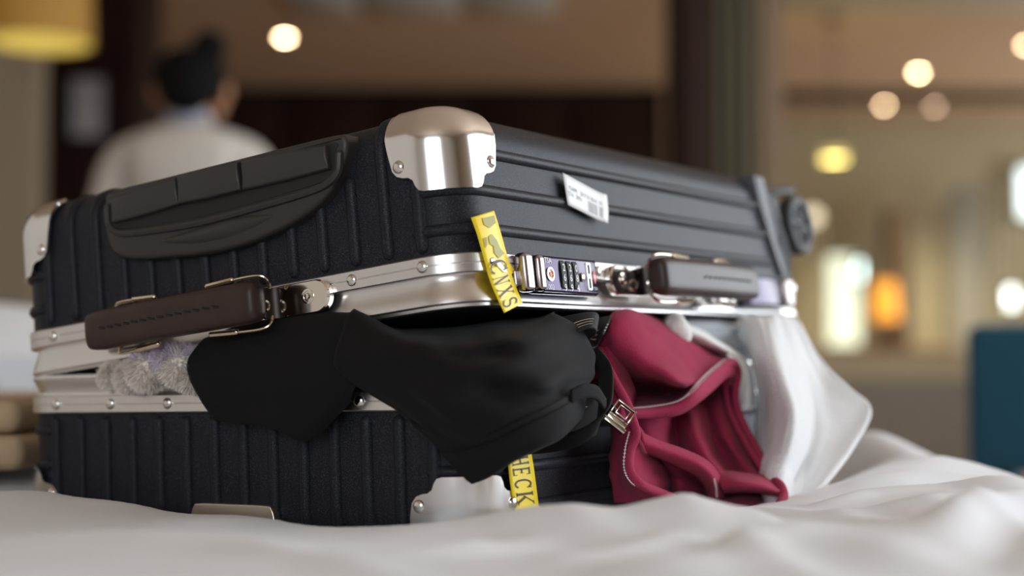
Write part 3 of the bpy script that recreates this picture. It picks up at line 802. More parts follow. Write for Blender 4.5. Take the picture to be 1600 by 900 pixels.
# corner guards
def guard_low_edge(s):
    a = abs(s)
    pts_ = [(0, 0.0728), (0.017, 0.0728), (0.0205, 0.0738), (0.0225, 0.0768), (0.0238, 0.0805), (0.0268, 0.0826), (0.031, 0.0832), (0.0355, 0.0848), (0.0385, 0.0885), (0.0405, 0.0975), (0.0425, 0.108)]
    for (x0_, y0_), (x1_, y1_) in zip(pts_[:-1], pts_[1:]):
        if a <= x1_: return y0_ + (y1_ - y0_) * (a - x0_) / (x1_ - x0_)
    return pts_[-1][1]
def guard(hn, mir, rv=True):
    h = HALF[hn]; g, H, fn, mtx = h['g'], h['H'], h['fn'], h['mtx']
    wall = H - RE - g - SS; off = -0.0016
    dH = h['dH']
    def mp(a, b): return ((CL - a) if mir[0] else a, (CW - b) if mir[1] else b)
    S = [-0.0425, -0.0415, -0.0405, -0.0395, -0.0385, -0.037, -0.0355, -0.033, -0.031, -0.029, -0.0268, -0.0252, -0.0238, -0.0231, -0.0225, -0.0215, -0.0205, -0.019, -0.017, -0.014, -0.011, -0.008, -0.004]
    S = S + [0] + [-s for s in reversed(S)]
    mtop_c = wall + RE * PI / 2 + 0.004
    def at(s, m_, o_):
        i_, c_ = meridian(H, g, m_)
        q = max(0, min(1, (m_ - wall) / (RE * PI / 2)))
        ii = i_ - (0.0045 + o_) * math.cos(q * PI / 2) ; cc = c_ + o_ * math.sin(q * PI / 2) + 0.0035 * math.sin(q * PI / 2)
        a, b = outline(s, min(ii, RP))
        a, b = mp(a, b); return fn((a, b, cc))
    N = 22
    def grid_(o_):
        rows = []
        for k in range(N + 1):
            row = []
            for s in S:
                lo = guard_low_edge(s) + dH - g - SS
                hi = mtop_c - 0.012 * (abs(s) / 0.0425) ** 4 - (0.006 if abs(s) > 0.041 else 0)
                row.append(at(s, lo + (hi - lo) * k / N, o_))
            rows.append(row)
        return rows
    bm = bmesh.new(); A = add_grid(bm, grid_(0.0008)); B = add_grid(bm, grid_(-0.0012))
    n_, m_ = len(A), len(A[0])
    for i in range(n_ - 1):
        for j in (0, m_ - 1): bm.faces.new((A[i][j], A[i + 1][j], B[i + 1][j], B[i][j]))
    for j in range(m_ - 1):
        for i in (0, n_ - 1): bm.faces.new((A[i][j], A[i][j + 1], B[i][j + 1], B[i][j]))
    o = make('corner_guard', bm, M['guard'], case, mtx, 50)
    if rv:
        for s in (-0.0335, 0.0335):
            m_ = 0.0905 + dH - g - SS
            p = Vector(at(s, m_, 0.0006)); q = Vector(at(s, m_, 0.0056))
            rivet(p, (q - p), o, 0.0042, 0.0022)
    return o
for hn in ('lid', 'low'):
    for mir in ((0, 0), (0, 1)): guard(hn, mir)

# pull-handle housing on the end face of the lid
def prism(bm, outline_, a_back, a_front, bev, fn=ident):
    """outline in (b,c); extruded along -a with a rounded front rim"""
    n = len(outline_)
    cx = sum(p[0] for p in outline_) / n; cy = sum(p[1] for p in outline_) / n
    area = sum(outline_[i][0] * outline_[(i + 1) % n][1] - outline_[(i + 1) % n][0] * outline_[i][1] for i in range(n))
    sg = 1 if area > 0 else -1
    def ins(d):
        out = []
        for i in range(n):
            p0 = Vector(outline_[i - 1]); p1 = Vector(outline_[i]); p2 = Vector(outline_[(i + 1) % n])
            t = (p2 - p0).normalized(); nn = Vector((-t.y, t.x)) * sg
            out.append(p1 + nn * d)
        return out
    rings = [[fn((a_back, p[0], p[1])) for p in outline_]]
    for k in range(5):
        q = k / 4 * PI / 2
        o_ = ins(bev * (1 - math.cos(q)))
        rings.append([fn((a_front + bev * (1 - math.sin(q)), p.x, p.y)) for p in o_])
    add_loft(bm, rings)
def dens(pts_, n, closed=True):
    v = [Vector((p[0], p[1], 0)) for p in pts_]
    if closed:
        w = [v[-1]] + v + [v[0], v[1]]; out = []
        for i in range(1, len(w) - 2):
            for k in range(n):
                q = cr(w[i - 1], w[i], w[i + 1], w[i + 2], k / n); out.append((q.x, q.y))
        return out
mm = lambda L_: [(x / 1000, y / 1000) for x, y in L_]
hp = dens(mm([(284, 119.0), (290.5, 112), (292, 100), (291.5, 88), (288, 78), (279, 71.5), (262, 67.5), (241, 65), (213, 62), (186, 61), (160, 62.5), (139, 66), (121, 70.5), (106, 76), (94, 83), (86, 91.5), (80, 100), (75.5, 109), (76, 116), (82, 119.0), (120, 119.5), (180, 119.5), (240, 119.5)]), 4)
bm = bmesh.new(); prism(bm, hp, 0.030, -0.0055, 0.0035)
panel = make('pull_handle_housing', bm, M['plastic'], case, LID, 40)
# black sheet painting the shade of the grip recess
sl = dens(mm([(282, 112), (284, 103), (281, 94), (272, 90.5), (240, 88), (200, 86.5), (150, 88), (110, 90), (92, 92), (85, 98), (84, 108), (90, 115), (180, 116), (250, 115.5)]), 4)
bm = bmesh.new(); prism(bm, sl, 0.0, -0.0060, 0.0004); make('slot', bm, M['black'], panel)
# raised lip under the slot
lipc = [Vector((-0.0055, x / 1000, y / 1000)) for x, y in [(287, 108), (287, 97), (282, 90.5), (270, 87), (240, 84.5), (200, 83), (150, 84.5), (112, 86.5), (94, 89), (84, 95), (81, 106)]]
bm = bmesh.new(); add_tube(bm, crs(lipc, 60), 0.0028, 8); make('lip', bm, M['plastic'], panel)
# three segments of the retracted grip
for x0_, x1_, c0_, c1_ , o_, t0_, t1_ in ((217.0, 280, 97.5, 95.5, 0.0105, 116.5, 112.5), (160.7, 216.0, 97.0, 97.5, 0.0115, 117.5, 116.5), (88, 159.8, 97.5, 96.8, 0.0105, 113, 117)):
    pl = [(x0_, c0_), ((x0_ + x1_) / 2, (c0_ + c1_) / 2 - 0.6), (x1_, c1_), (x1_ - 0.2, 106), (x1_ - 1.0, t1_), ((x0_ + x1_) / 2, (t0_ + t1_) / 2 + 0.6), (x0_ + 1.0, t0_), (x0_ + 0.2, 106)]
    bm = bmesh.new(); prism(bm, mm(pl), 0.025, -o_, 0.0022); make('grip_segment', bm, M['plastic'], panel, None, 35)
# finger scoop
bm = bmesh.new(); n = 40
up = lambda t: 0.0775 + 0.0035 * math.sin(PI * t) - 0.001 * math.sin(2 * PI * t); dn = lambda t: 0.0765 - 0.0075 * math.sin(PI * t) ** 0.8
g_ = []
for j in range(9):
    v_ = j / 8
    g_.append([(-0.0056 - 0.0022 * math.sin(PI * v_) * math.sin(PI * i / n) ** 0.6, 0.240 - 0.100 * i / n, dn(i / n) + (up(i / n) - dn(i / n)) * v_) for i in range(n + 1)])
add_grid(bm, g_); make('finger_scoop', bm, M['plastic'], panel, None, 60, True)

# leather carry handles: (u along the face, o outwards, c)
def carry_handle(FN, uc, st0, st1, h0=0.083, h1=0.083):
    hr = None
    rings = []; LL = h0 + h1
    es = [0.0, 0.0005, 0.0014, 0.003, 0.005, 0.008, 0.012]
    ts = [e / LL for e in es] + [0.012 / LL + (1 - 0.024 / LL) * q / 22 for q in range(1, 22)] + [1 - e / LL for e in reversed(es)]
    for t in ts:
        u = uc - h0 + LL * t
        e = min(t, 1 - t) * LL
        kr = 1.0 if e > 0.005 else math.sqrt(max(0.0, 1 - ((0.005 - e) / 0.005) ** 2))
        k = (1.0 if e > 0.012 else 0.90 + 0.10 * e / 0.012) * (0.62 + 0.38 * kr)
        hh, th = 0.0135 * k, 0.0078 * (0.25 + 0.75 * kr)
        o_c = 0.0275 + 0.0025 * math.sin(PI * t)
        ring = []
        for q in range(28):
            a = 2 * PI * q / 28; ca_, sa_ = math.cos(a), math.sin(a)
            x = math.copysign(abs(ca_) ** 0.6, ca_) * th; y = math.copysign(abs(sa_) ** 0.6, sa_) * hh
            if x > 0: x -= 0.0009 * math.exp(-(y / 0.0022) ** 2) * (1 if 0.1 < t < 0.9 else 0)
            ring.append(FN(u, o_c + x, 0.0205 + y))
        rings.append(ring)
    bm = bmesh.new(); add_loft(bm, rings)
    hd = make('carry_handle', bm, M['leather'], case, LID, 50)
    k = int((st1 - st0) / 0.0078)
    for i in range(k):
        u = st0 + (st1 - st0) * i / k
        bm = bmesh.new(); t = (u - uc + h0) / (h0 + h1); o_ = 0.0275 + 0.0025 * math.sin(PI * t) + 0.0069
        add_tube(bm, [FN(u, o_, 0.0203), FN(u + 0.0026, o_ + 0.0006, 0.0208), FN(u + 0.0050, o_, 0.0214)], 0.0008, 6)
        make('stitch', bm, M['black'], hd)
    for sg in (-1, 1):
        U = lambda d: uc + sg * d
        # plate
        ol = []
        for q in range(17):
            t = -PI / 2 + PI * q / 16; ol.append((0.0965 + 0.0105 * math.cos(t), 0.0205 + 0.0105 * math.sin(t)))
        ol += [(0.066, 0.031), (0.066, 0.010)]
        bm = bmesh.new()
        rings = [[FN(U(x), 0.0002, y) for x, y in ol], [FN(U(x), 0.0040, y) for x, y in ol], [FN(U(0.084 + (x - 0.084) * 0.94), 0.0052, 0.0205 + (y - 0.0205) * 0.93) for x, y in ol]]
        add_loft(bm, rings)
        mt = make('handle_mount', bm, M['chrome'], case, LID, 35)
        bm = bmesh.new(); rings = []
        for q in range(9):   # sheet bending outwards to a tab
            t = q / 8 * PI / 2; cx_, co = 0.068, 0.012
            rings.append([FN(U(cx_ - 0.007 * math.sin(t)), co - 0.007 * math.cos(t) , c_) for c_ in (0.0305, 0.0105)] + [FN(U(cx_ - 0.0095 * math.sin(t)), co - 0.0095 * math.cos(t), c_) for c_ in (0.0105, 0.0305)])
        rings.append([FN(U(0.061), 0.0165, c_) for c_ in (0.0285, 0.0125)] + [FN(U(0.0585), 0.0165, c_) for c_ in (0.0125, 0.0285)])
        add_loft(bm, rings); make('tab', bm, M['gunmetal'], mt, None, 35)
        bm = bmesh.new()
        p0 = FN(U(0.090), 0.0052, 0.0210); nrm = FN(U(0.090), 0.0152, 0.0210) - p0
        add_lathe(bm, [(0.0048, -0.0005), (0.0048, 0.0004), (0.0036, 0.0007), (0.0034, 0.0001), (0.0024, 0.0003), (0.0018, 0.0016), (0.0004, 0.0018)], p0, nrm, 20); make('screw', bm, M['chrome'], mt, None, 30)
        p0 = FN(U(0.0612), 0.0130, 0.0190); nrm = FN(U(0.08), 0.0130, 0.0190) - p0
        bm = bmesh.new(); add_lathe(bm, [(0.0042, -0.003), (0.0042, 0.0006), (0.0034, 0.0012), (0.0022, 0.0008), (0.0018, -0.0015)], p0, nrm, 18); make('eyelet', bm, M['chrome'], mt, None, 30)
        # stirrup: flat bars above and below the grip
        for c0_, c1_ in ((0.0315, 0.0375), (0.0095, 0.0040)):
            path = crs([FN(U(0.066), 0.013, c0_ - (c0_ - 0.0205) * 0.15), FN(U(0.0675), 0.0165, c0_ + (c1_ - c0_) * 0.5), FN(U(0.064), 0.0195, c1_), FN(U(0.052), 0.0220, c1_ + (c1_ - c0_) * .06), FN(U(0.030), 0.0240, c1_ - (c1_ - c0_) * .15)], 24)
            bm = bmesh.new(); add_tube(bm, path, 0.0011, 8); o_ = make('stirrup', bm, M['wire'], mt)
            bm = bmesh.new(); add_tube(bm, [FN(U(0.044), 0.0232, c1_), FN(U(0.024), 0.0245, c1_ - (c1_ - c0_) * .2)], 0.0021, 8); make('ferrule', bm, M['wire'], mt)
FL = lambda u, o, c: Vector((-o, u, c))
FR = lambda u, o, c: Vector((u, -o, c))
carry_handle(FL, 0.2075, 0.166, 0.276, 0.070, 0.083)
carry_handle(FR, 0.281, 0.258, 0.348)

# combination locks on the long side
def lock(a0, flip=False):
    U = (lambda x: a0 + 0.097 - x) if flip else (lambda x: a0 + x)
    P = lambda x, o, c: Vector((U(x), -o, c))
    bm = bmesh.new(); add_box(bm, (0.012, 0.0, 0.0075), (0.097, 0.0062, 0.0325), 0.0022, lambda v: P(v.x, v.y, v.z), 3)
    lk = make('combination_lock', bm, M['darkchrome'], case, LID, 40)
    bm = bmesh.new(); add_box(bm, (0.0, 0.0, 0.008), (0.011, 0.0095, 0.033), 0.003, lambda v: P(v.x, v.y, v.z), 3); add_box(bm, (-0.004, 0.0, 0.012), (0.004, 0.003, 0.022), 0.001, lambda v: P(v.x, v.y, v.z), 2)
    make('hasp', bm, M['satin'], lk, None, 40)
    bm = bmesh.new(); add_box(bm, (0.0135, 0.004, 0.0085), (0.0215, 0.0115, 0.0318), 0.0028, lambda v: P(v.x, v.y, v.z), 3); make('slide_button', bm, M['satin'], lk, None, 40)
    bm = bmesh.new(); add_box(bm, (0.022, 0.0060, 0.0085), (0.094, 0.0078, 0.0318), 0.0016, lambda v: P(v.x, v.y, v.z), 3); make('face_plate', bm, M['darkchrome'], lk, None, 40)
    N = P(0.1, 1, 0) - P(0.1, 0, 0)
    if flip: return
    bm = bmesh.new(); add_lathe(bm, [(0.0046, 0.0), (0.0046, 0.0010), (0.0032, 0.0012), (0.0030, 0.0002), (0.0001, 0.0002)], P(0.031, 0.0078, 0.0200), N, 24); make('keyhole_ring', bm, mat('key_ring', (0.85, 0.78, 0.60), 0.25, 1.0), lk, None, 40)
    bm = bmesh.new(); add_box(bm, (0.0302, 0.0079, 0.0180), (0.0318, 0.0085, 0.0216), 0, lambda v: P(v.x, v.y, v.z)); make('keyhole', bm, M['red'], lk)
    for k, digs in enumerate((('2', '6', '9'), ('2', '6', '9'), ('0', '8', '4'))):
        x = 0.0445 + 0.0082 * k
        bm = bmesh.new()
        rings = [[P(x + dx, 0.0062 + 0.0032 * math.cos(t) ** 0.5, 0.0203 + 0.0098 * math.sin(t)) for t in [(-0.98 + 1.96 * q / 12) * PI / 2 for q in range(13)]] for dx in (0, 0.0056)]
        add_loft(bm, rings, True, True); dl = make('dial', bm, M['black'], lk, None, 50)
        for q, dg in enumerate(digs):
            bm = bmesh.new(); cz = 0.0256 - 0.0066 * q
            add_text(bm, dg, 0.0068, lambda xx, yy: P(x + 0.0008 + xx * 1.0, 0.00965, cz - 0.003 + yy)); make('digit', bm, M['whitepaint'], dl)
    bm = bmesh.new(); add_lathe(bm, [(0.0030, 0.0), (0.0030, 0.0016), (0.0022, 0.0022), (0.0002, 0.0024)], P(0.0718, 0.0078, 0.0195), N, 20); make('reset_button', bm, M['chrome'], lk, None, 40)
    bm = bmesh.new()
    for lo, hi in (((0.0795, 0.0076, 0.0115), (0.0845, 0.0085, 0.0123)), ((0.0795, 0.0076, 0.0287), (0.0845, 0.0085, 0.0295)), ((0.0795, 0.0076, 0.0115), (0.0801, 0.0085, 0.0295)), ((0.0839, 0.0076, 0.0115), (0.0845, 0.0085, 0.0295))): add_box(bm, lo, hi, 0, lambda v: P(v.x, v.y, v.z))
    sw = make('switch_slot', bm, M['guard'], lk)
    bm = bmesh.new(); add_box(bm, (0.0801, 0.0077, 0.0123), (0.0839, 0.0080, 0.0287), 0, lambda v: P(v.x, v.y, v.z)); make('slot', bm, M['black'], sw)
    bm = bmesh.new(); add_box(bm, (0.0805, 0.0079, 0.0190), (0.0835, 0.0088, 0.0222), 0.0004, lambda v: P(v.x, v.y, v.z)); make('slider', bm, M['guard'], sw)
    bm = bmesh.new(); vs = [bm.verts.new(P(x, 0.0081, c)) for x, c in ((0.0862, 0.0205), (0.0898, 0.0253), (0.0934, 0.0205), (0.0898, 0.0157))]; bm.faces.new(vs); tag(make('emblem', bm, M['red'], lk), 'red diamond emblem')
    bm = bmesh.new()
    for ang in (0, PI / 2):
        vs = [bm.verts.new(P(0.0898 + x * math.cos(ang) - y * math.sin(ang), 0.0083, 0.0205 + x * math.sin(ang) + y * math.cos(ang))) for x, y in ((-0.0016, -0.0007), (0.0016, -0.0007), (0.0016, 0.0007), (-0.0016, 0.0007))]; bm.faces.new(vs)
    make('emblem_cross', bm, M['whitepaint'], lk)
    for s_, x, c, sz in (('TSA', 0.0255, 0.0272, 0.0052), ('002', 0.0272, 0.0100, 0.0050), ('TSA', 0.0870, 0.0115, 0.0030)):
        bm = bmesh.new(); add_text(bm, s_, sz, lambda xx, yy: P(x + xx, 0.0081, c + yy)); make('lettering', bm, M['whitepaint'], lk)
lock(0.055); lock(0.401, True)

# wheels at the far end
def wheel(hn, b0, sgn):
    h = HALF[hn]; fn = h['fn']
    P = lambda a, b, c: fn((a, b0 + sgn * b, c))
    ol = [(0.500, 0.036), (0.484, 0.066), (0.470, 0.095), (0.462, 0.1235), (0.480, 0.1235), (0.500, 0.098), (0.520, 0.070), (0.534, 0.050), (0.542, 0.036)]
    bm = bmesh.new(); rings = []
    for b, sc in ((0.030, 1.0), (0.004, 1.0), (0.0005, 0.97), (-0.0002, 0.93)):
        ca_ = 0.503; cc_ = 0.075
        rings.append([P(ca_ + (a - ca_) * sc, b + max(0.0, a - 0.522) ** 2 * 22, cc_ + (c - cc_) * (1 - (1 - sc) * 0.5)) for a, c in ol])
    add_loft(bm, rings)
    hs = make('wheel_housing', bm, M['plastic2'], case, h['mtx'], 35)
    # fork
    bm = bmesh.new()
    add_box(bm, (0.545, 0.024, 0.080), (0.566, 0.046, 0.121), 0.004, lambda v: P(*v))
    add_tube(bm, [P(0.520, 0.022, 0.116), P(0.552, 0.018, 0.119), P(0.578, 0.014, 0.1225)], 0.0045, 8)
    make('fork', bm, M['plastic'], hs, None, 40)
    for b in (0.012, 0.056):
        c = P(0.576, b, 0.0885); ax = P(0.576, b - 0.01, 0.0885) - c
        bm = bmesh.new()
        add_lathe(bm, [(0.0195, -0.007), (0.024, -0.0075), (0.0272, -0.006), (0.0280, -0.002), (0.0280, 0.003), (0.0270, 0.006), (0.0245, 0.0075), (0.0200, 0.0072), (0.0190, 0.004), (0.0190, -0.004)], c, ax, 36)
        wt = make('wheel', bm, M['rubber'], case, h['mtx'], 40)
        bm = bmesh.new(); add_lathe(bm, [(0.0192, -0.004), (0.0192, 0.0022), (0.006, 0.0022), (0.006, 0.0058), (0.0045, 0.0068), (0.0005, 0.007)], c, ax, 30); make('hub', bm, M['black'], wt, None, 35)
        a_ = Vector(ax).normalized(); u = a_.orthogonal().normalized(); w_ = a_.cross(u)
        for k in range(6):
            d = u * math.cos(2 * PI * k / 6) + w_ * math.sin(2 * PI * k / 6)
            bm = bmesh.new(); add_tube(bm, [c + a_ * 0.0046 + d * 0.004, c + a_ * 0.0040 + d * 0.0195], 0.0023, 6); make('spoke', bm, M['plastic2'], wt, None, 50)
wheel('lid', 0.0, 1); wheel('lid', CW, -1)

# metal plate on the lower shell
bm = bmesh.new(); prism(bm, dens(mm([(227, 4), (227, 15), (224.5, 21.5), (219, 23.2), (190, 23.4), (162, 23.2), (157, 21.5), (154.5, 15), (154.5, 4), (190, 3)]), 4), 0.004, -0.0018, 0.001); make('base_plate', bm, mat('satin_plate', (0.62, 0.56, 0.48), 0.32, 1.0), case, None, 40)

# ---- stickers
def strip(fnp, nu, nv):
    bm = bmesh.new(); add_grid(bm, [[fnp(i / nu, j / nv) for i in range(nu + 1)] for j in range(nv + 1)]); return bm
# barcode sticker on the long side of the lid (lid coords a,c)
Q = [(0.1320, 0.0925), (0.1875, 0.0815), (0.1840, 0.0610), (0.1335, 0.0705)]
wallin = lambda c: meridian(HTOP, GU, c - GU - SS)[0]
def bq(u, v, o=0.0):
    a = (Q[0][0] * (1 - u) + Q[1][0] * u) * (1 - v) + (Q[3][0] * (1 - u) + Q[2][0] * u) * v
    c = (Q[0][1] * (1 - u) + Q[1][1] * u) * (1 - v) + (Q[3][1] * (1 - u) + Q[2][1] * u) * v
    curl = 0.0018 * max(0, u - 0.8) / 0.2
    return Vector((a + 0.0012 * math.sin(PI * v) * u, wallin(c) - 0.0036 - 0.0006 - curl - o, c))
bk = make('barcode_sticker', strip(bq, 12, 6), M['paper'], case, LID, 180)
tag(bk, 'white printed barcode sticker')
s_ = bk.modifiers.new('thickness', 'SOLIDIFY'); s_.thickness = 0.0003
bm = bmesh.new(); add_text(bm, 'YSAPR   2017 01.08-00-01', 0.0042, lambda x, y: bq(0.08 + x / 0.056, 0.46 - y / 0.022, 0.0004)); make('print', bm, M['greyink'], bk)
bm = bmesh.new(); add_text(bm, 'STA   SMU', 0.0042, lambda x, y: bq(0.05 + x / 0.056, 0.66 - y / 0.022, 0.0004)); make('print', bm, M['greyink'], bk)
bm = bmesh.new(); x = 0.54; random.seed(3)
while x < 0.88:
    w_ = random.choice((0.008, 0.014, 0.02)); vs = [bm.verts.new(bq(u, v, 0.0004)) for u, v in ((x, 0.52), (x + w_, 0.52), (x + w_, 0.88), (x, 0.88))]; bm.faces.new(vs); x += w_ + random.choice((0.006, 0.01))
make('barcode', bm, M['barink'], bk)

# serif letters as polygons in a unit box (x right, y up)
def L_quads(ch):
    T = 0.16; t = 0.055; q = []
    bar = lambda x0, y0, x1, y1: q.append([(x0, y0), (x1, y0), (x1, y1), (x0, y1)])
    def dia(xa, ya, xb, yb, w): q.append([(xa - w / 2, ya), (xa + w / 2, ya), (xb + w / 2, yb), (xb - w / 2, yb)])
    def arc(cx, cy, rx, ry, t0, t1, thick, thin, n=14):
        for k in range(n):
            a, b = t0 + (t1 - t0) * k / n, t0 + (t1 - t0) * (k + 1) / n
            wa = thin + (thick - thin) * abs(math.cos(a)); wb = thin + (thick - thin) * abs(math.cos(b))
            q.append([(cx + rx * math.cos(a), cy + ry * math.sin(a)), (cx + rx * math.cos(b), cy + ry * math.sin(b)), (cx + (rx - wb) * math.cos(b), cy + (ry - min(wb, .09)) * math.sin(b)), (cx + (rx - wa) * math.cos(a), cy + (ry - min(wa, .09)) * math.sin(a))])
    sf = 0.045
    def stem(x, w=T): bar(x - w / 2, 0, x + w / 2, 1); bar(x - w / 2 - .07, 0, x + w / 2 + .07, sf); bar(x - w / 2 - .07, 1 - sf, x + w / 2 + .07, 1)
    if ch == 'H': stem(.18); stem(.72); bar(.18, .47, .72, .53)
    if ch == 'E': stem(.18); bar(.18, 0, .75, .06); bar(.18, .94, .72, 1); bar(.18, .48, .58, .54); bar(.70, 0, .76, .22); bar(.67, .78, .73, 1); bar(.54, .40, .59, .62)
    if ch == 'C': arc(.5, .5, .44, .5, .25 * PI, 1.75 * PI, .17, .06, 20); bar(.76, .70, .82, .98)
    if ch == 'K': stem(.18); dia(.30, .42, .78, 1, .07); dia(.74, 0, .38, .52, .16); bar(.62, 0, .9, sf); bar(.66, 1 - sf, .9, 1)
    if ch == 'N': bar(.14, 0, .20, 1); bar(.72, 0, .78, 1); dia(.72, 0, .17, 1, .16); bar(.04, 0, .3, sf); bar(.62, 1 - sf, .9, 1); bar(.04, 1 - sf, .2, 1)
    if ch == 'X': dia(.78, 0, .2, 1, .17); dia(.18, 0, .76, 1, .07); bar(.04, 0, .32, sf); bar(.62, 0, .94, sf); bar(.04, 1 - sf, .36, 1); bar(.62, 1 - sf, .9, 1)
    if ch == 'S': arc(.45, .74, .32, .26, .15 * PI, 1.5 * PI, .15, .07); arc(.45, .26, .34, .28, -.85 * PI, .5 * PI, .15, .07); bar(.72, .72, .77, .98); bar(.1, .02, .15, .28)
    return q
def letters(name, s, parent, fn, x0, step, hgt, base, wid):
    for k, ch in enumerate(s):
        bm = bmesh.new()
        for poly in L_quads(ch):
            # finer quads so that the ink follows the tape
            a, b, c, d = [Vector((p[0], p[1], 0)) for p in poly]
            n1 = max(1, int((b - a).length / .2)); n2 = max(1, int((d - a).length / .2))
            gg = [[None] * (n1 + 1) for _ in range(n2 + 1)]
            for i in range(n2 + 1):
                for j in range(n1 + 1):
                    p = (a.lerp(b, j / n1)).lerp(d.lerp(c, j / n1), i / n2)
                    gg[i][j] = fn(x0 + k * step + p.x * wid, base + p.y * hgt)
            add_grid(bm, gg)
        make('letter', bm, M['ink'], parent, None, 180)
def tape(name, L0, L1, ray, off, parent, mtx, n=24, curl=None):
    """tape between two pixel polylines (one per long edge), laid on the case"""
    A = crs([Vector((*p, 0)) for p in L0], n); B = crs([Vector((*p, 0)) for p in L1], n)
    def f(x, y, o=0.0):
        x = max(0, min(1, x)); i = min(int(x * n), n - 1); t = x * n - i
        a = A[i].lerp(A[i + 1], t); b = B[i].lerp(B[i + 1], t); p = b.lerp(a, y)
        return ray(p.x, p.y, (curl(x) if curl else off) + o)
    o = make(name, strip(lambda y, x: f(x, y), 6, n * 2), M['yellow'], parent, mtx, 180)
    s = o.modifiers.new('thickness', 'SOLIDIFY'); s.thickness = 0.0002
    return o, f
# edge lists: L0 = right edge (y=1), L1 = left edge (y=0), x runs down the tape
tp1, f1 = tape('security_tape', [(772, 329), (781, 358), (790, 390), (796, 410), (806, 424)], [(736, 340), (746, 368), (755, 400), (762, 425), (770, 447)], Rlid, 0.0018, case, LID)
tag(tp1, 'torn yellow security tape over the lid edge')
tp2, f2 = tape('security_tape', [(796, 412), (800, 430), (808, 452), (817, 474)], [(760, 420), (766, 440), (776, 464), (788, 489)], Rlid, 0.0026, case, LID, 24, lambda x: 0.0028 + 0.004 * max(0, x - .7))
tag(tp2, 'lower torn piece of yellow tape lettered in black')
letters('letter', 'C', tp1, lambda x, y: f1(x, y, 0.0018), 0.60, 0.2, 0.72, 0.14, 0.30)
letters('letter', 'NXS', tp2, lambda x, y: f2(x, y, 0.0004), 0.27, 0.245, 0.70, 0.14, 0.22)
for poly in ([(0.05, .45), (0.06, .95), (0.16, .92), (0.20, .60), (0.14, .42)], [(0.30, .45), (0.28, .62), (0.36, .75), (0.46, .80), (0.55, .92), (0.60, .62), (0.50, .50), (0.42, .55), (0.38, .42)], [(0.30, .22), (0.30, .36), (0.38, .30), (0.42, .18)]):
    bm = bmesh.new(); vs = [bm.verts.new(f1(x, y, 0.0005)) for x, y in poly]; bm.faces.new(vs); make('smudge', bm, M['smudge'], tp1, None, 180)
bm = bmesh.new(); vs = [bm.verts.new(f1(x, y, 0.0016)) for x, y in ((0.60, .45), (0.66, .62), (0.78, .72), (0.92, .74), (0.88, .60), (0.74, .50))]; bm.faces.new(vs); tag(make('pale_patch', bm, mat('tape_silver', (0.78, 0.80, 0.80), 0.4), tp1, None, 180), 'silvery patch on the yellow tape')  # pale polygon laid over the tape
tp3, f3 = tape('security_tape', [(829, 700), (834, 730), (838, 760), (843, 800)], [(794, 712), (795, 735), (799, 765), (807, 805)], Rlow, 0.0016, case, None)
tag(tp3, 'yellow tape lettered in black on the lower shell')
letters('letter', 'HECK', tp3, lambda x, y: f3(x, y, 0.0004), 0.10, 0.205, 0.66, 0.18, 0.19)

# ------------------------------------------------------------------ clothes
def G(rows, f=Pw): return [[f(*p) for p in r] for r in rows]
def ribbon(name, path, width, m, parent, thick=0.0014, n=40, wdir=None, taper=None):
    c = crs(path, n); w = crs(wdir, n) if wdir else None
    rows = []
    for k in range(5):
        q = k / 4 - 0.5
        rows.append([c[i] + (w[i].normalized() if w else Vector((0, 0, 1))) * q * width * (taper(i / n) if taper else 1) for i in range(n + 1)])
    return cloth(name, rows, m, parent, thick)
def roll(name, path, r, m, parent, n=50, seg=10):
    bm = bmesh.new(); add_tube(bm, crs(path, n), r, seg); return make(name, bm, m, parent, None, 80)
def chain_stitch(name, path, parent, n, w, r=0.00035):
    """white zigzag chain along a path"""
    c = crs(path, n * 2); bm = bmesh.new()
    for i in range(0, 2 * n - 1, 2):
        t = (c[i + 1] - c[i]).normalized(); nn = (CAMO - c[i]).normalized(); s = t.cross(nn).normalized() * w
        m_ = c[i + 1] + nn * 0.0006
        add_tube(bm, [c[i] + s, m_, c[i] - s], r, 5, False)
        add_tube(bm, [c[i], c[min(i + 2, 2 * n)]], r * 0.9, 5, False)
    o = make(name, bm, M['stitch'], parent, None, 80); o['kind'] = 'stuff'; return o

# --- black shorts
sb_ = empty('shorts', Pw(640, 620, 0.02)); tag(sb_, 'black jersey shorts hanging out over the front corner of the suitcase', 'shorts')
SBI = sb_.matrix_basis.inverted() if False else Matrix.Translation(-sb_.location)
def cl(name, g_, m, parent, root, thick=0.0016):
    loc = root.location
    return cloth(name, [[p - loc for p in r] for r in g_], m, parent, thick)
A = G([
 [(330, 527, -.03), (390, 508, -.03), (450, 492, -.03), (510, 484, -.03), (565, 488, -.03)],
 [(318, 533, .004), (375, 514, .004), (440, 500, .004), (500, 492, .004), (562, 494, .004)],
 [(297, 562, .012), (355, 555, .014), (430, 548, .016), (500, 540, .016), (560, 545, .010)],
 [(298, 590, .014), (360, 592, .018), (430, 592, .022), (505, 590, .020), (560, 592, .010)],
 [(313, 622, .012), (368, 632, .016), (435, 640, .020), (500, 645, .018), (552, 612, .010)],
 [(337, 657, .008), (382, 661, .012), (432, 671, .016), (482, 688, .014), (546, 632, .010)]])
cl('left_leg', wrinkle(csurf(A, 50, 50), 0.0020, 3.2, 1), M['blackcloth'], sb_, sb_)
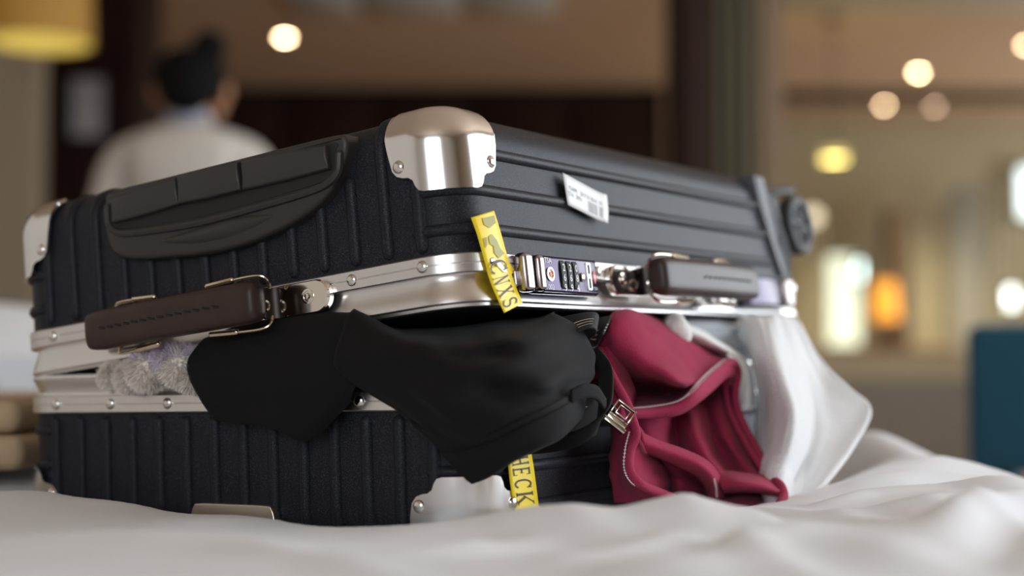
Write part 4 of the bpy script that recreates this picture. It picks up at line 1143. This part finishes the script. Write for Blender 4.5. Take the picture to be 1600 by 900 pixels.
B = G([
 [(560, 492, -.03), (620, 515, -.04), (690, 512, -.04), (765, 505, -.04), (820, 495, -.04), (872, 486, -.04)],
 [(551, 487, .006), (618, 524, .010), (690, 536, .014), (765, 531, .016), (812, 516, .018), (866, 491, .010)],
 [(538, 515, .018), (600, 542, .026), (682, 560, .030), (765, 552, .026), (832, 538, .032), (905, 514, .018)],
 [(524, 552, .022), (588, 570, .030), (672, 585, .030), (760, 578, .040), (845, 570, .034), (928, 548, .022)],
 [(528, 585, .018), (600, 604, .030), (690, 628, .040), (772, 612, .034), (858, 600, .044), (929, 572, .026)],
 [(590, 622, .010), (650, 642, .022), (722, 662, .038), (792, 642, .048), (866, 618, .040), (926, 590, .028)],
 [(640, 656, .008), (678, 672, .018), (740, 684, .032), (805, 658, .044), (868, 628, .044), (920, 600, .030)]])
cl('right_leg', wrinkle(csurf(B, 70, 60), 0.0045, 4.0, 3, (1, 0.6)), M['blackcloth'], sb_, sb_)
Hm = G([
 [(640, 656, .0085), (678, 672, .0185), (740, 684, .0325), (805, 658, .0445), (868, 628, .0445), (920, 600, .0305)],
 [(690, 703, .0075), (716, 702, .0175), (764, 690, .0315), (820, 664, .0435), (876, 636, .0445), (916, 612, .0325)],
 [(690, 707, .0090), (718, 707, .0190), (768, 694, .0330), (824, 668, .0450), (880, 640, .0460), (914, 616, .0340)],
 [(712, 732, .009), (742, 724, .018), (786, 708, .030), (836, 686, .042), (880, 664, .044), (912, 636, .036)],
 [(735, 753, .010), (762, 743, .017), (802, 718, .028), (842, 698, .040), (876, 682, .041), (908, 652, .036)],
 [(735, 750, .004), (762, 738, .010), (802, 718, .018), (842, 700, .028), (876, 682, .030), (905, 650, .030)]])
cl('hem', csurf(Hm, 60, 40), M['blackcloth'], sb_, sb_, 0.0022)
loc = sb_.location
o = ribbon('hem_loop', [p - loc for p in (Pw(924, 545, .018), Pw(944, 575, .026), Pw(947, 612, .036), Pw(944, 640, .042), Pw(934, 662, .042), Pw(908, 682, .034), Pw(868, 693, .020), Pw(820, 698, .004))], 0.010, M['blackcloth'], sb_, 0.0016, 50, [Vector(v) for v in ((.9, -.2, .1), (.9, -.3, .3), (.8, -.4, .3), (.7, -.3, .6), (.3, -.3, .9), (0, -.2, 1), (0, -.1, 1), (0, 0, 1))])
o = ribbon('waist_fold', [p - loc for p in (Pw(892, 620, .044), Pw(912, 611, .046), Pw(932, 614, .046), Pw(946, 634, .044))], 0.0085, M['blackcloth'], sb_, 0.0016, 30)
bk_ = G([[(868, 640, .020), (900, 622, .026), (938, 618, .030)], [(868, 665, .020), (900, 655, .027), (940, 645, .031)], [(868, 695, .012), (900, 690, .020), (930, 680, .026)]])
cl('inner_lining', csurf(bk_, 20, 20), M['lining_shade'], sb_, sb_)
for k in range(3):
    y0 = 650 - 5.5 * k
    bm = bmesh.new(); add_tube(bm, [p - loc for p in crs([Pw(874 + 3 * k, y0 + 2, .0260), Pw(888, y0 - 4, .0275), Pw(901, y0 - 7, .0290)], 10)], 0.00042, 5); make('stripe', bm, M['whitepaint'], sb_)
bm = bmesh.new()
add_text(bm, 'GE-', 1.0, lambda x, y: Pw(903 + x * 9.5 + y * 1.0, 642 - y * 8.5 - x * 3.2, .0305 + x * .0008) - loc); tag(make('lettering', bm, M['whitepaint'], sb_), 'white letters on black elastic')

# --- striped elastic waistband pinched under the lid
wb = empty('waistband', Pw(920, 510, -0.005)); tag(wb, 'black elastic waistband with thin white stripes bunched under the lid', 'waistband')
loc = wb.location
zig = [(868, 500, -.012), (905, 492, .006), (931, 490, .014), (938, 498, .006), (928, 506, -.004), (934, 500, -.002), (952, 494, .012), (957, 503, .004), (948, 512, -.006)]
prof_pts = [(876, 497, .000), (905, 491, .012), (929, 489, .018), (934, 497, .014), (925, 503, .004), (940, 497, .006), (955, 495, .016)]
dn_ = [(878, 536, .010), (907, 517, .022), (925, 512, .028), (930, 521, .024), (916, 534, .012), (930, 540, .014), (942, 522, .024)]
rows = []
for k in range(4):
    t = k / 3
    rows.append([Pw(a[0] + (b[0] - a[0]) * t, a[1] + (b[1] - a[1]) * t, a[2] + (b[2] - a[2]) * t) for a, b in zip(prof_pts, dn_)])
S_ = csurf(rows, 60, 18)
cl('elastic', S_, mat('black_elastic', (0.010, 0.010, 0.013), 0.8, bump=0.3, bscale=1500), wb, wb)
for t in (0.46, 0.62, 0.78):
    i = int(t * 18); bm = bmesh.new()
    add_tube(bm, [p - loc + (CAMO - p).normalized() * 0.0009 for p in S_[i]], 0.00055, 5); make('stripe', bm, mat('cream_thread', (0.75, 0.68, 0.56), 0.8), wb)

# --- maroon garment
mg = empty('maroon_top', Pw(1040, 650, 0.03)); tag(mg, 'maroon cotton top with white chain stitching spilling over the long side', 'clothing')
loc = mg.location
U_ = G([
 [(948, 500, -.04), (970, 490, -.04), (1000, 492, -.04), (1035, 500, -.04), (1070, 512, -.04), (1105, 530, -.03)],
 [(938, 528, .004), (956, 497, .010), (986, 489, .014), (1030, 504, .012), (1070, 524, .010), (1106, 546, .008)],
 [(945, 548, .008), (965, 530, .024), (1000, 522, .030), (1045, 530, .028), (1088, 545, .022), (1128, 556, .014)],
 [(968, 572, .010), (995, 565, .032), (1035, 568, .042), (1075, 575, .038), (1105, 570, .030), (1136, 560, .022)],
 [(988, 590, .002), (1020, 588, .030), (1058, 598, .052), (1085, 596, .046), (1108, 582, .038), (1138, 562, .028)],
 [(985, 618, -.020), (1020, 610, -.016), (1058, 616, .012), (1082, 606, .046), (1106, 586, .042), (1140, 561, .032)],
 [(983, 640, .020), (1020, 636, .026), (1056, 629, .038), (1084, 608, .048), (1108, 587, .045), (1141, 562, .034)]])
S1 = wrinkle(csurf(U_, 70, 70), 0.0022, 4, 5)
cl('front_panel', S1, M['maroon'], mg, mg)
# trim band below the stitching, turning over at the right
T_ = G([
 [(983, 639, .0215), (1020, 635, .0275), (1056, 628, .0395), (1084, 607, .0495), (1108, 586, .0465), (1132, 564, .038), (1148, 566, .033)],
 [(986, 647, .024), (1020, 643, .031), (1058, 637, .042), (1088, 616, .051), (1112, 596, .048), (1134, 574, .042), (1152, 574, .034)],
 [(990, 653, .022), (1022, 652, .029), (1062, 646, .040), (1094, 625, .048), (1116, 606, .046), (1136, 588, .040), (1150, 590, .032)],
 [(990, 650, .014), (1022, 646, .020), (1062, 640, .030), (1094, 620, .038), (1116, 600, .036), (1136, 584, .030), (1148, 586, .024)]])
cl('trim', csurf(T_, 70, 24), M['maroonrib'], mg, mg, 0.002)
chain_stitch('stitching', [p - loc + (CAMO - p).normalized() * 0.0016 for p in (Pw(987, 638, .023), Pw(1020, 635, .029), Pw(1056, 628, .041), Pw(1078, 614, .048), Pw(1094, 596, .049), Pw(1112, 579, .045), Pw(1135, 561, .036))], mg, 46, 0.0020)
# shadowed inner panel under the pouch
I_ = G([
 [(985, 610, -.005), (1020, 612, -.005), (1050, 612, -.005), (1080, 612, -.004), (1105, 602, -.003), (1128, 590, -.002), (1150, 575, 0)],
 [(985, 650, .004), (1020, 652, .012), (1050, 652, .008), (1080, 648, .024), (1100, 638, .012), (1124, 622, .020), (1148, 600, .010)],
 [(990, 680, .006), (1025, 688, .022), (1058, 690, .014), (1088, 684, .038), (1110, 676, .022), (1130, 662, .032), (1152, 640, .016)],
 [(1000, 700, .006), (1035, 712, .030), (1070, 720, .020), (1106, 716, .050), (1128, 712, .030), (1148, 702, .044), (1172, 690, .030)],
 [(1020, 720, .006), (1050, 733, .028), (1085, 742, .028), (1122, 740, .058), (1148, 742, .044), (1172, 736, .062), (1195, 730, .052)],
 [(1040, 745, .004), (1075, 758, .026), (1105, 762, .032), (1140, 762, .058), (1164, 760, .060), (1185, 756, .070), (1208, 748, .070)]])
cl('back_panel', wrinkle(csurf(I_, 70, 70), 0.0030, 4.5, 9, (1, .7)), M['maroon'], mg, mg)
# rolled hem at the right
roll('hem', [p - loc for p in (Pw(1128, 572, .040), Pw(1145, 566, .038), Pw(1153, 582, .034), Pw(1149, 612, .032), Pw(1152, 640, .034), Pw(1166, 672, .044), Pw(1184, 706, .058), Pw(1203, 742, .074))], 0.0030, M['maroonrib'], mg)
roll('hem', [p - loc for p in (Pw(1135, 580, .030), Pw(1134, 605, .026), Pw(1138, 635, .030), Pw(1154, 672, .042), Pw(1176, 710, .058), Pw(1196, 742, .070))], 0.0022, M['maroonrib'], mg)
# inner strap at the left
St = G([
 [(932, 535, .004), (945, 530, .008), (960, 535, .010)],
 [(942, 560, .010), (958, 560, .016), (978, 572, .010)],
 [(950, 595, .014), (968, 600, .020), (990, 612, .010)],
 [(953, 625, .016), (974, 632, .024), (992, 640, .014)],
 [(955, 655, .016), (974, 660, .026), (996, 664, .018)]])
cl('strap', wrinkle(csurf(St, 30, 40), 0.002, 3, 12), M['maroon'], mg, mg)
roll('hem', [p - loc for p in (Pw(936, 548, .010), Pw(952, 580, .020), Pw(966, 606, .026), Pw(980, 632, .030), Pw(988, 655, .034), Pw(994, 680, .036), Pw(985, 705, .034), Pw(984, 735, .038), Pw(1000, 756, .044), Pw(1030, 770, .046), Pw(1050, 778, .046))], 0.0032, M['maroonrib'], mg, 70)
# lower left panel
Lp = G([
 [(955, 650, .010), (968, 655, .020), (985, 660, .030), (1000, 668, .026), (1012, 690, .010)],
 [(957, 685, .010), (968, 690, .022), (988, 690, .034), (1012, 700, .028), (1028, 722, .012)],
 [(955, 715, .010), (968, 722, .022), (984, 730, .036), (1018, 725, .032), (1042, 738, .014)],
 [(957, 745, .010), (972, 752, .022), (996, 755, .040), (1028, 748, .034), (1044, 752, .018)],
 [(960, 785, .008), (985, 785, .020), (1020, 780, .034), (1038, 770, .030), (1042, 766, .020)]])
cl('side_panel', wrinkle(csurf(Lp, 40, 40), 0.0022, 4, 15), M['maroon'], mg, mg)
chain_stitch('stitching', [p - loc + (CAMO - p).normalized() * 0.002 for p in (Pw(983, 675, .033), Pw(977, 700, .032), Pw(975, 730, .034), Pw(984, 752, .040), Pw(1004, 766, .042))], mg, 22, 0.0007)
# ribbed band curling across the lower part
Rb = G([
 [(1000, 676, .036), (1030, 690, .042), (1065, 702, .050), (1100, 718, .058), (1120, 738, .060), (1130, 765, .056), (1130, 790, .050)],
 [(1005, 692, .040), (1032, 702, .046), (1064, 714, .054), (1094, 728, .062), (1112, 745, .064), (1121, 766, .060), (1122, 790, .054)],
 [(1014, 708, .034), (1036, 716, .040), (1064, 728, .046), (1090, 742, .050), (1104, 756, .052), (1111, 772, .050), (1112, 792, .046)],
 [(1018, 706, .022), (1040, 714, .028), (1064, 726, .032), (1088, 740, .036), (1100, 756, .038), (1106, 772, .036), (1108, 792, .032)]])
cl('ribbed_band', csurf(Rb, 70, 24), M['maroonrib'], mg, mg, 0.002)
chain_stitch('stitching', [p - loc + (CAMO - p).normalized() * 0.0012 for p in (Pw(1115, 748, .064), Pw(1119, 762, .062), Pw(1120, 778, .058))], mg, 12, 0.0007)
# dark folds behind the band
Df = G([
 [(1040, 722, .012), (1062, 735, .020), (1090, 752, .024), (1108, 770, .024)],
 [(1046, 745, .016), (1066, 755, .030), (1090, 765, .030), (1108, 780, .026)],
 [(1050, 775, .014), (1070, 780, .026), (1092, 785, .030), (1110, 795, .026)]])
cl('inner_fold', wrinkle(csurf(Df, 30, 24), 0.003, 4, 19), M['maroon'], mg, mg)
# bottom pocket opening that rests on the sheet
Zs = 0.622
Bp = [[Pw(1120, 735, .052), Pw(1150, 738, .062), Pw(1185, 742, .072), Pw(1212, 752, .080)],
      [Pw(1125, 752, .062), Pw(1155, 752, .078), Pw(1190, 755, .088), Pw(1220, 764, .092)],
      [Pw(1128, 762, .064), Pw(1158, 760, .080), Pw(1192, 762, .092), Pw(1224, 772, .098)],
      [Pw(1130, 770, .056), Pw(1160, 768, .070), Pw(1190, 770, .080), Pw(1214, 776, .088)]]
cl('pocket_top', csurf(Bp, 40, 20), M['maroonrib'], mg, mg, 0.002)
Bq = [[Pw(1128, 764, .030), Pw(1150, 766, .036), Pw(1180, 768, .046), Pw(1210, 772, .060)],
      [Pw(1126, 780, .052), Pw(1150, 782, .062), Pw(1180, 784, .072), Pw(1218, 784, .084)],
      [Pw(1130, 800, .062), Pw(1160, 802, .078), Pw(1190, 806, .090), Pw(1214, 800, .098)]]
cl('pocket_base', wrinkle(csurf(Bq, 40, 20), 0.002, 3, 22), M['maroon'], mg, mg)
roll('hem', [p - loc for p in (Pw(1205, 748, .080), Pw(1220, 760, .094), Pw(1224, 776, .100), Pw(1217, 790, .102), Pw(1205, 800, .102), Pw(1190, 806, .098))], 0.0034, M['maroonrib'], mg)
chain_stitch('stitching', [p - loc + (CAMO - p).normalized() * 0.002 for p in (Pw(1184, 797, .094), Pw(1196, 793, .098), Pw(1207, 789, .100))], mg, 9, 0.0012)

# --- chrome buckle on a packing strap of the case
bkc = [Pw(946, 640, .036), Pw(962, 626, .044), Pw(990, 648, .044), Pw(975, 676, .038)]
ps = ribbon('packing_strap', [CASEI @ p for p in (Pw(938, 600, .0), Pw(944, 622, .016), Pw(953, 640, .030), Pw(962, 652, .036))], 0.012, M['black'], case, 0.0012, 20)
ctr = (Pw(968, 651, .046))
ex = (Pw(979, 668, .046) - Pw(958, 640, .046)).normalized(); n_ = (CAMO - ctr).normalized(); n_ = (n_ + Vector((0.25, 0, 0.15))).normalized()
ex = (ex - n_ * ex.dot(n_)).normalized(); ey = n_.cross(ex)
def BK(x, y, z): return CASEI @ (ctr + ex * x + ey * y + n_ * z)
bm = bmesh.new()
add_box(bm, (-0.0085, -0.0075, -0.003), (0.0085, -0.0045, 0.001), 0.0006, lambda v: BK(*v))
add_box(bm, (-0.0072, -0.0045, -0.002), (0.0072, -0.0005, 0.0005), 0.0005, lambda v: BK(*v))
bk2 = make('buckle', bm, M['chrome'], ps, None, 35); 
bm = bmesh.new()
for lo, hi in (((-0.0072, -0.0005, -0.001), (-0.0060, 0.0085, 0.0022)), ((0.0060, -0.0005, -0.001), (0.0072, 0.0085, 0.0022)), ((-0.0072, 0.0075, -0.001), (0.0072, 0.0087, 0.0022))): add_box(bm, lo, hi, 0.0004, lambda v: BK(*v))
for lo, hi in (((-0.0042, 0.0006, 0.0008), (-0.0034, 0.0064, 0.003)), ((0.0034, 0.0006, 0.0008), (0.0042, 0.0064, 0.003)), ((-0.0042, 0.0056, 0.0008), (0.0042, 0.0064, 0.003)), ((-0.0042, 0.0, 0.0008), (0.0042, 0.0009, 0.003))): add_box(bm, lo, hi, 0.0003, lambda v: BK(*v))
make('buckle_frame', bm, M['chrome'], ps, None, 35)

# --- white knit with ribbed cuff
wk = empty('white_knit', Pw(1120, 560, 0.02)); tag(wk, 'white knitted garment with a ribbed cuff between the maroon top and the towel', 'clothing')
K_ = G([
 [(1035, 500, -.03), (1060, 500, -.03), (1085, 505, -.03), (1110, 512, -.03)],
 [(1050, 510, .010), (1075, 513, .016), (1095, 520, .016), (1112, 528, .008)],
 [(1085, 532, .014), (1105, 533, .024), (1122, 537, .026), (1140, 545, .014)],
 [(1125, 552, .016), (1140, 554, .028), (1153, 558, .032), (1164, 564, .020)],
 [(1145, 575, .016), (1154, 576, .028), (1166, 578, .034), (1174, 584, .022)],
 [(1150, 610, .014), (1158, 612, .026), (1170, 612, .034), (1179, 614, .024)],
 [(1150, 636, .012), (1158, 638, .024), (1170, 638, .032), (1179, 634, .024)]])
cl('sleeve', csurf(K_, 30, 60), M['whitecloth'], wk, wk, 0.003)
loc = wk.location
for k in range(4):
    t = k / 3
    pth = [Pw(1138 + 10 * t, 556 + 2 * t, .030), Pw(1152 + 12 * t, 576 + 3 * t, .034), Pw(1155 + 16 * t, 605 + 1 * t, .033), Pw(1155 + 20 * t, 634, .030)]
    roll('rib', [p - loc for p in pth], 0.0016, M['whitecloth'], wk, 24, 8)
roll('cuff_edge', [p - loc for p in (Pw(1150, 638, .020), Pw(1160, 639, .030), Pw(1172, 638, .032), Pw(1180, 633, .026))], 0.0022, M['whitecloth'], wk, 16, 8)
# white sock roll pinched under the lid
sk = empty('white_sock', Pw(1062, 505, 0.01)); tag(sk, 'small rolled white sock end under the lid above the maroon top', 'sock')
loc = sk.location
bm = bmesh.new(); add_tube(bm, [p - loc for p in crs([Pw(1050, 500, -.03), Pw(1056, 505, .004), Pw(1062, 514, .016), Pw(1066, 524, .014)], 16)], 0.0075, 14); make('foot', bm, M['whitecloth'], sk, None, 60)
bm = bmesh.new(); add_tube(bm, [p - loc for p in (Pw(1043, 503, -.03), Pw(1051, 508, .010), Pw(1058, 518, .014))], 0.005, 10); make('toe', bm, M['whitecloth'], sk, None, 60)
# grey shirt in the shade
gs = empty('grey_shirt', Pw(1125, 520, 0.0)); tag(gs, 'pale grey shirt in the gap left of the white towel', 'clothing')
K2 = G([
 [(1065, 500, -.02), (1100, 500, -.02), (1140, 502, -.02), (1180, 504, -.02)],
 [(1070, 510, .002), (1105, 510, .004), (1145, 512, .006), (1182, 515, .004)],
 [(1080, 530, .004), (1115, 530, .010), (1150, 532, .012), (1185, 535, .006)],
 [(1100, 560, .002), (1130, 560, .008), (1160, 562, .010), (1190, 565, .004)]])
cl('body', wrinkle(csurf(K2, 40, 30), 0.003, 4, 31), M['greycloth'], gs, gs)
roll('collar', [p - gs.location for p in (Pw(1072, 512, .004), Pw(1105, 512, .008), Pw(1145, 515, .010), Pw(1180, 519, .008))], 0.0022, M['greycloth'], gs, 20, 8)

# --- white towel
tw = empty('towel', Wp(1240, 640, 1.2)); tag(tw, 'white terry towel draped out of the far corner down to the bed', 'towel')
loc = tw.location
T1 = G([
 [(1150, 500, 1.285), (1175, 496, 1.29), (1200, 494, 1.31), (1216, 494, 1.33), (1228, 495, 1.35), (1238, 498, 1.38)],
 [(1152, 520, 1.235), (1180, 503, 1.225), (1204, 499, 1.235), (1220, 501, 1.265), (1234, 505, 1.285), (1245, 513, 1.31)],
 [(1166, 555, 1.22), (1190, 545, 1.17), (1214, 535, 1.185), (1232, 537, 1.225), (1246, 540, 1.25), (1262, 545, 1.27)],
 [(1182, 600, 1.22), (1202, 595, 1.15), (1228, 590, 1.14), (1246, 590, 1.205), (1264, 588, 1.225), (1290, 582, 1.25)],
 [(1190, 642, 1.22), (1212, 650, 1.135), (1242, 646, 1.105), (1260, 640, 1.185), (1284, 632, 1.205), (1325, 615, 1.225)],
 [(1188, 672, 1.22), (1206, 690, 1.125), (1236, 694, 1.095), (1254, 690, 1.165), (1292, 672, 1.185), (1357, 641, 1.21)],
 [(1184, 700, 1.21), (1196, 725, 1.12), (1220, 735, 1.095), (1240, 735, 1.145), (1280, 714, 1.16), (1334, 690, 1.175)],
 [(1184, 730, 1.19), (1198, 758, 1.11), (1214, 766, 1.09), (1236, 766, 1.105), (1266, 756, 1.12), (1300, 740, 1.13)],
 [(1190, 775, 1.14), (1202, 790, 1.085), (1216, 796, 1.075), (1238, 790, 1.075), (1256, 782, 1.08), (1272, 774, 1.09)]], Wp)
S_t = wrinkle(csurf(T1, 70, 90), 0.006, 4.5, 41, (1.2, .5))
cl('terry_sheet', S_t, M['towel'], tw, tw, 0.004)
edge = [S_t[i][-1] for i in range(0, len(S_t), 3)]
roll('hem', [p - loc for p in edge], 0.0026, M['towel'], tw, 60, 8)

# --- plush toy
pt = empty('plush_toy', Pw(240, 580, 0.01)); tag(pt, 'cream and lavender fluffy plush squeezed out under the leather handle', 'plush toy')
loc = pt.location
lobes = [((178, 588), 0.004, 19, 0), ((232, 578), 0.010, 34, 0), ((285, 572), 0.006, 34, 0), ((205, 590), 0.006, 22, 0), ((300, 585), 0.004, 26, 0), ((262, 560), 0.010, 22, 1)]
def lobe_r(px): return px / F_PX * 1.07
bm = bmesh.new(); hairs = {0: bmesh.new(), 1: bmesh.new()}
random.seed(11)
for (uv, d, rp, k) in lobes:
    c = Pw(uv[0], uv[1], d) - loc; r = lobe_r(rp) * 0.82
    blob(bm, c, (r, r, r * 0.95), 12)
    for q in range(4200):
        z = random.uniform(-1, 1); t = random.uniform(0, 2 * PI); s = math.sqrt(1 - z * z)
        nn = Vector((s * math.cos(t), s * math.sin(t), z))
        if nn.y > 0.35: continue
        p0 = c + nn * r * 0.95; ln = random.uniform(0.004, 0.0075)
        tip = p0 + (nn + Vector((random.uniform(-.28, .28), random.uniform(-.2, .2), random.uniform(-.55, .05)))).normalized() * ln
        w_ = nn.cross(Vector((random.random(), random.random(), random.random()))).normalized() * 0.00026
        kk = 1 if (k == 1 or (abs(uv[0] - 262) < 40 and (c + nn * r).z > c.z + r * 0.45 and random.random() < .7)) else 0
        hb = hairs[kk]; m_ = p0.lerp(tip, .6) + nn * 0.0006
        v = [hb.verts.new(x) for x in (p0 - w_, p0 + w_, m_ + w_ * .7, m_ - w_ * .7, tip)]
        hb.faces.new(v[:4]); hb.faces.new((v[3], v[2], v[4]))
make('body', bm, M['plush'], pt, None, 60)
for k, nm in ((0, 'plush'), (1, 'plushlav')):
    o = make('fur', hairs[k], M[nm], pt, None, 180, False); o['kind'] = 'stuff'
    if k: o['label'] = 'lavender fur patch'
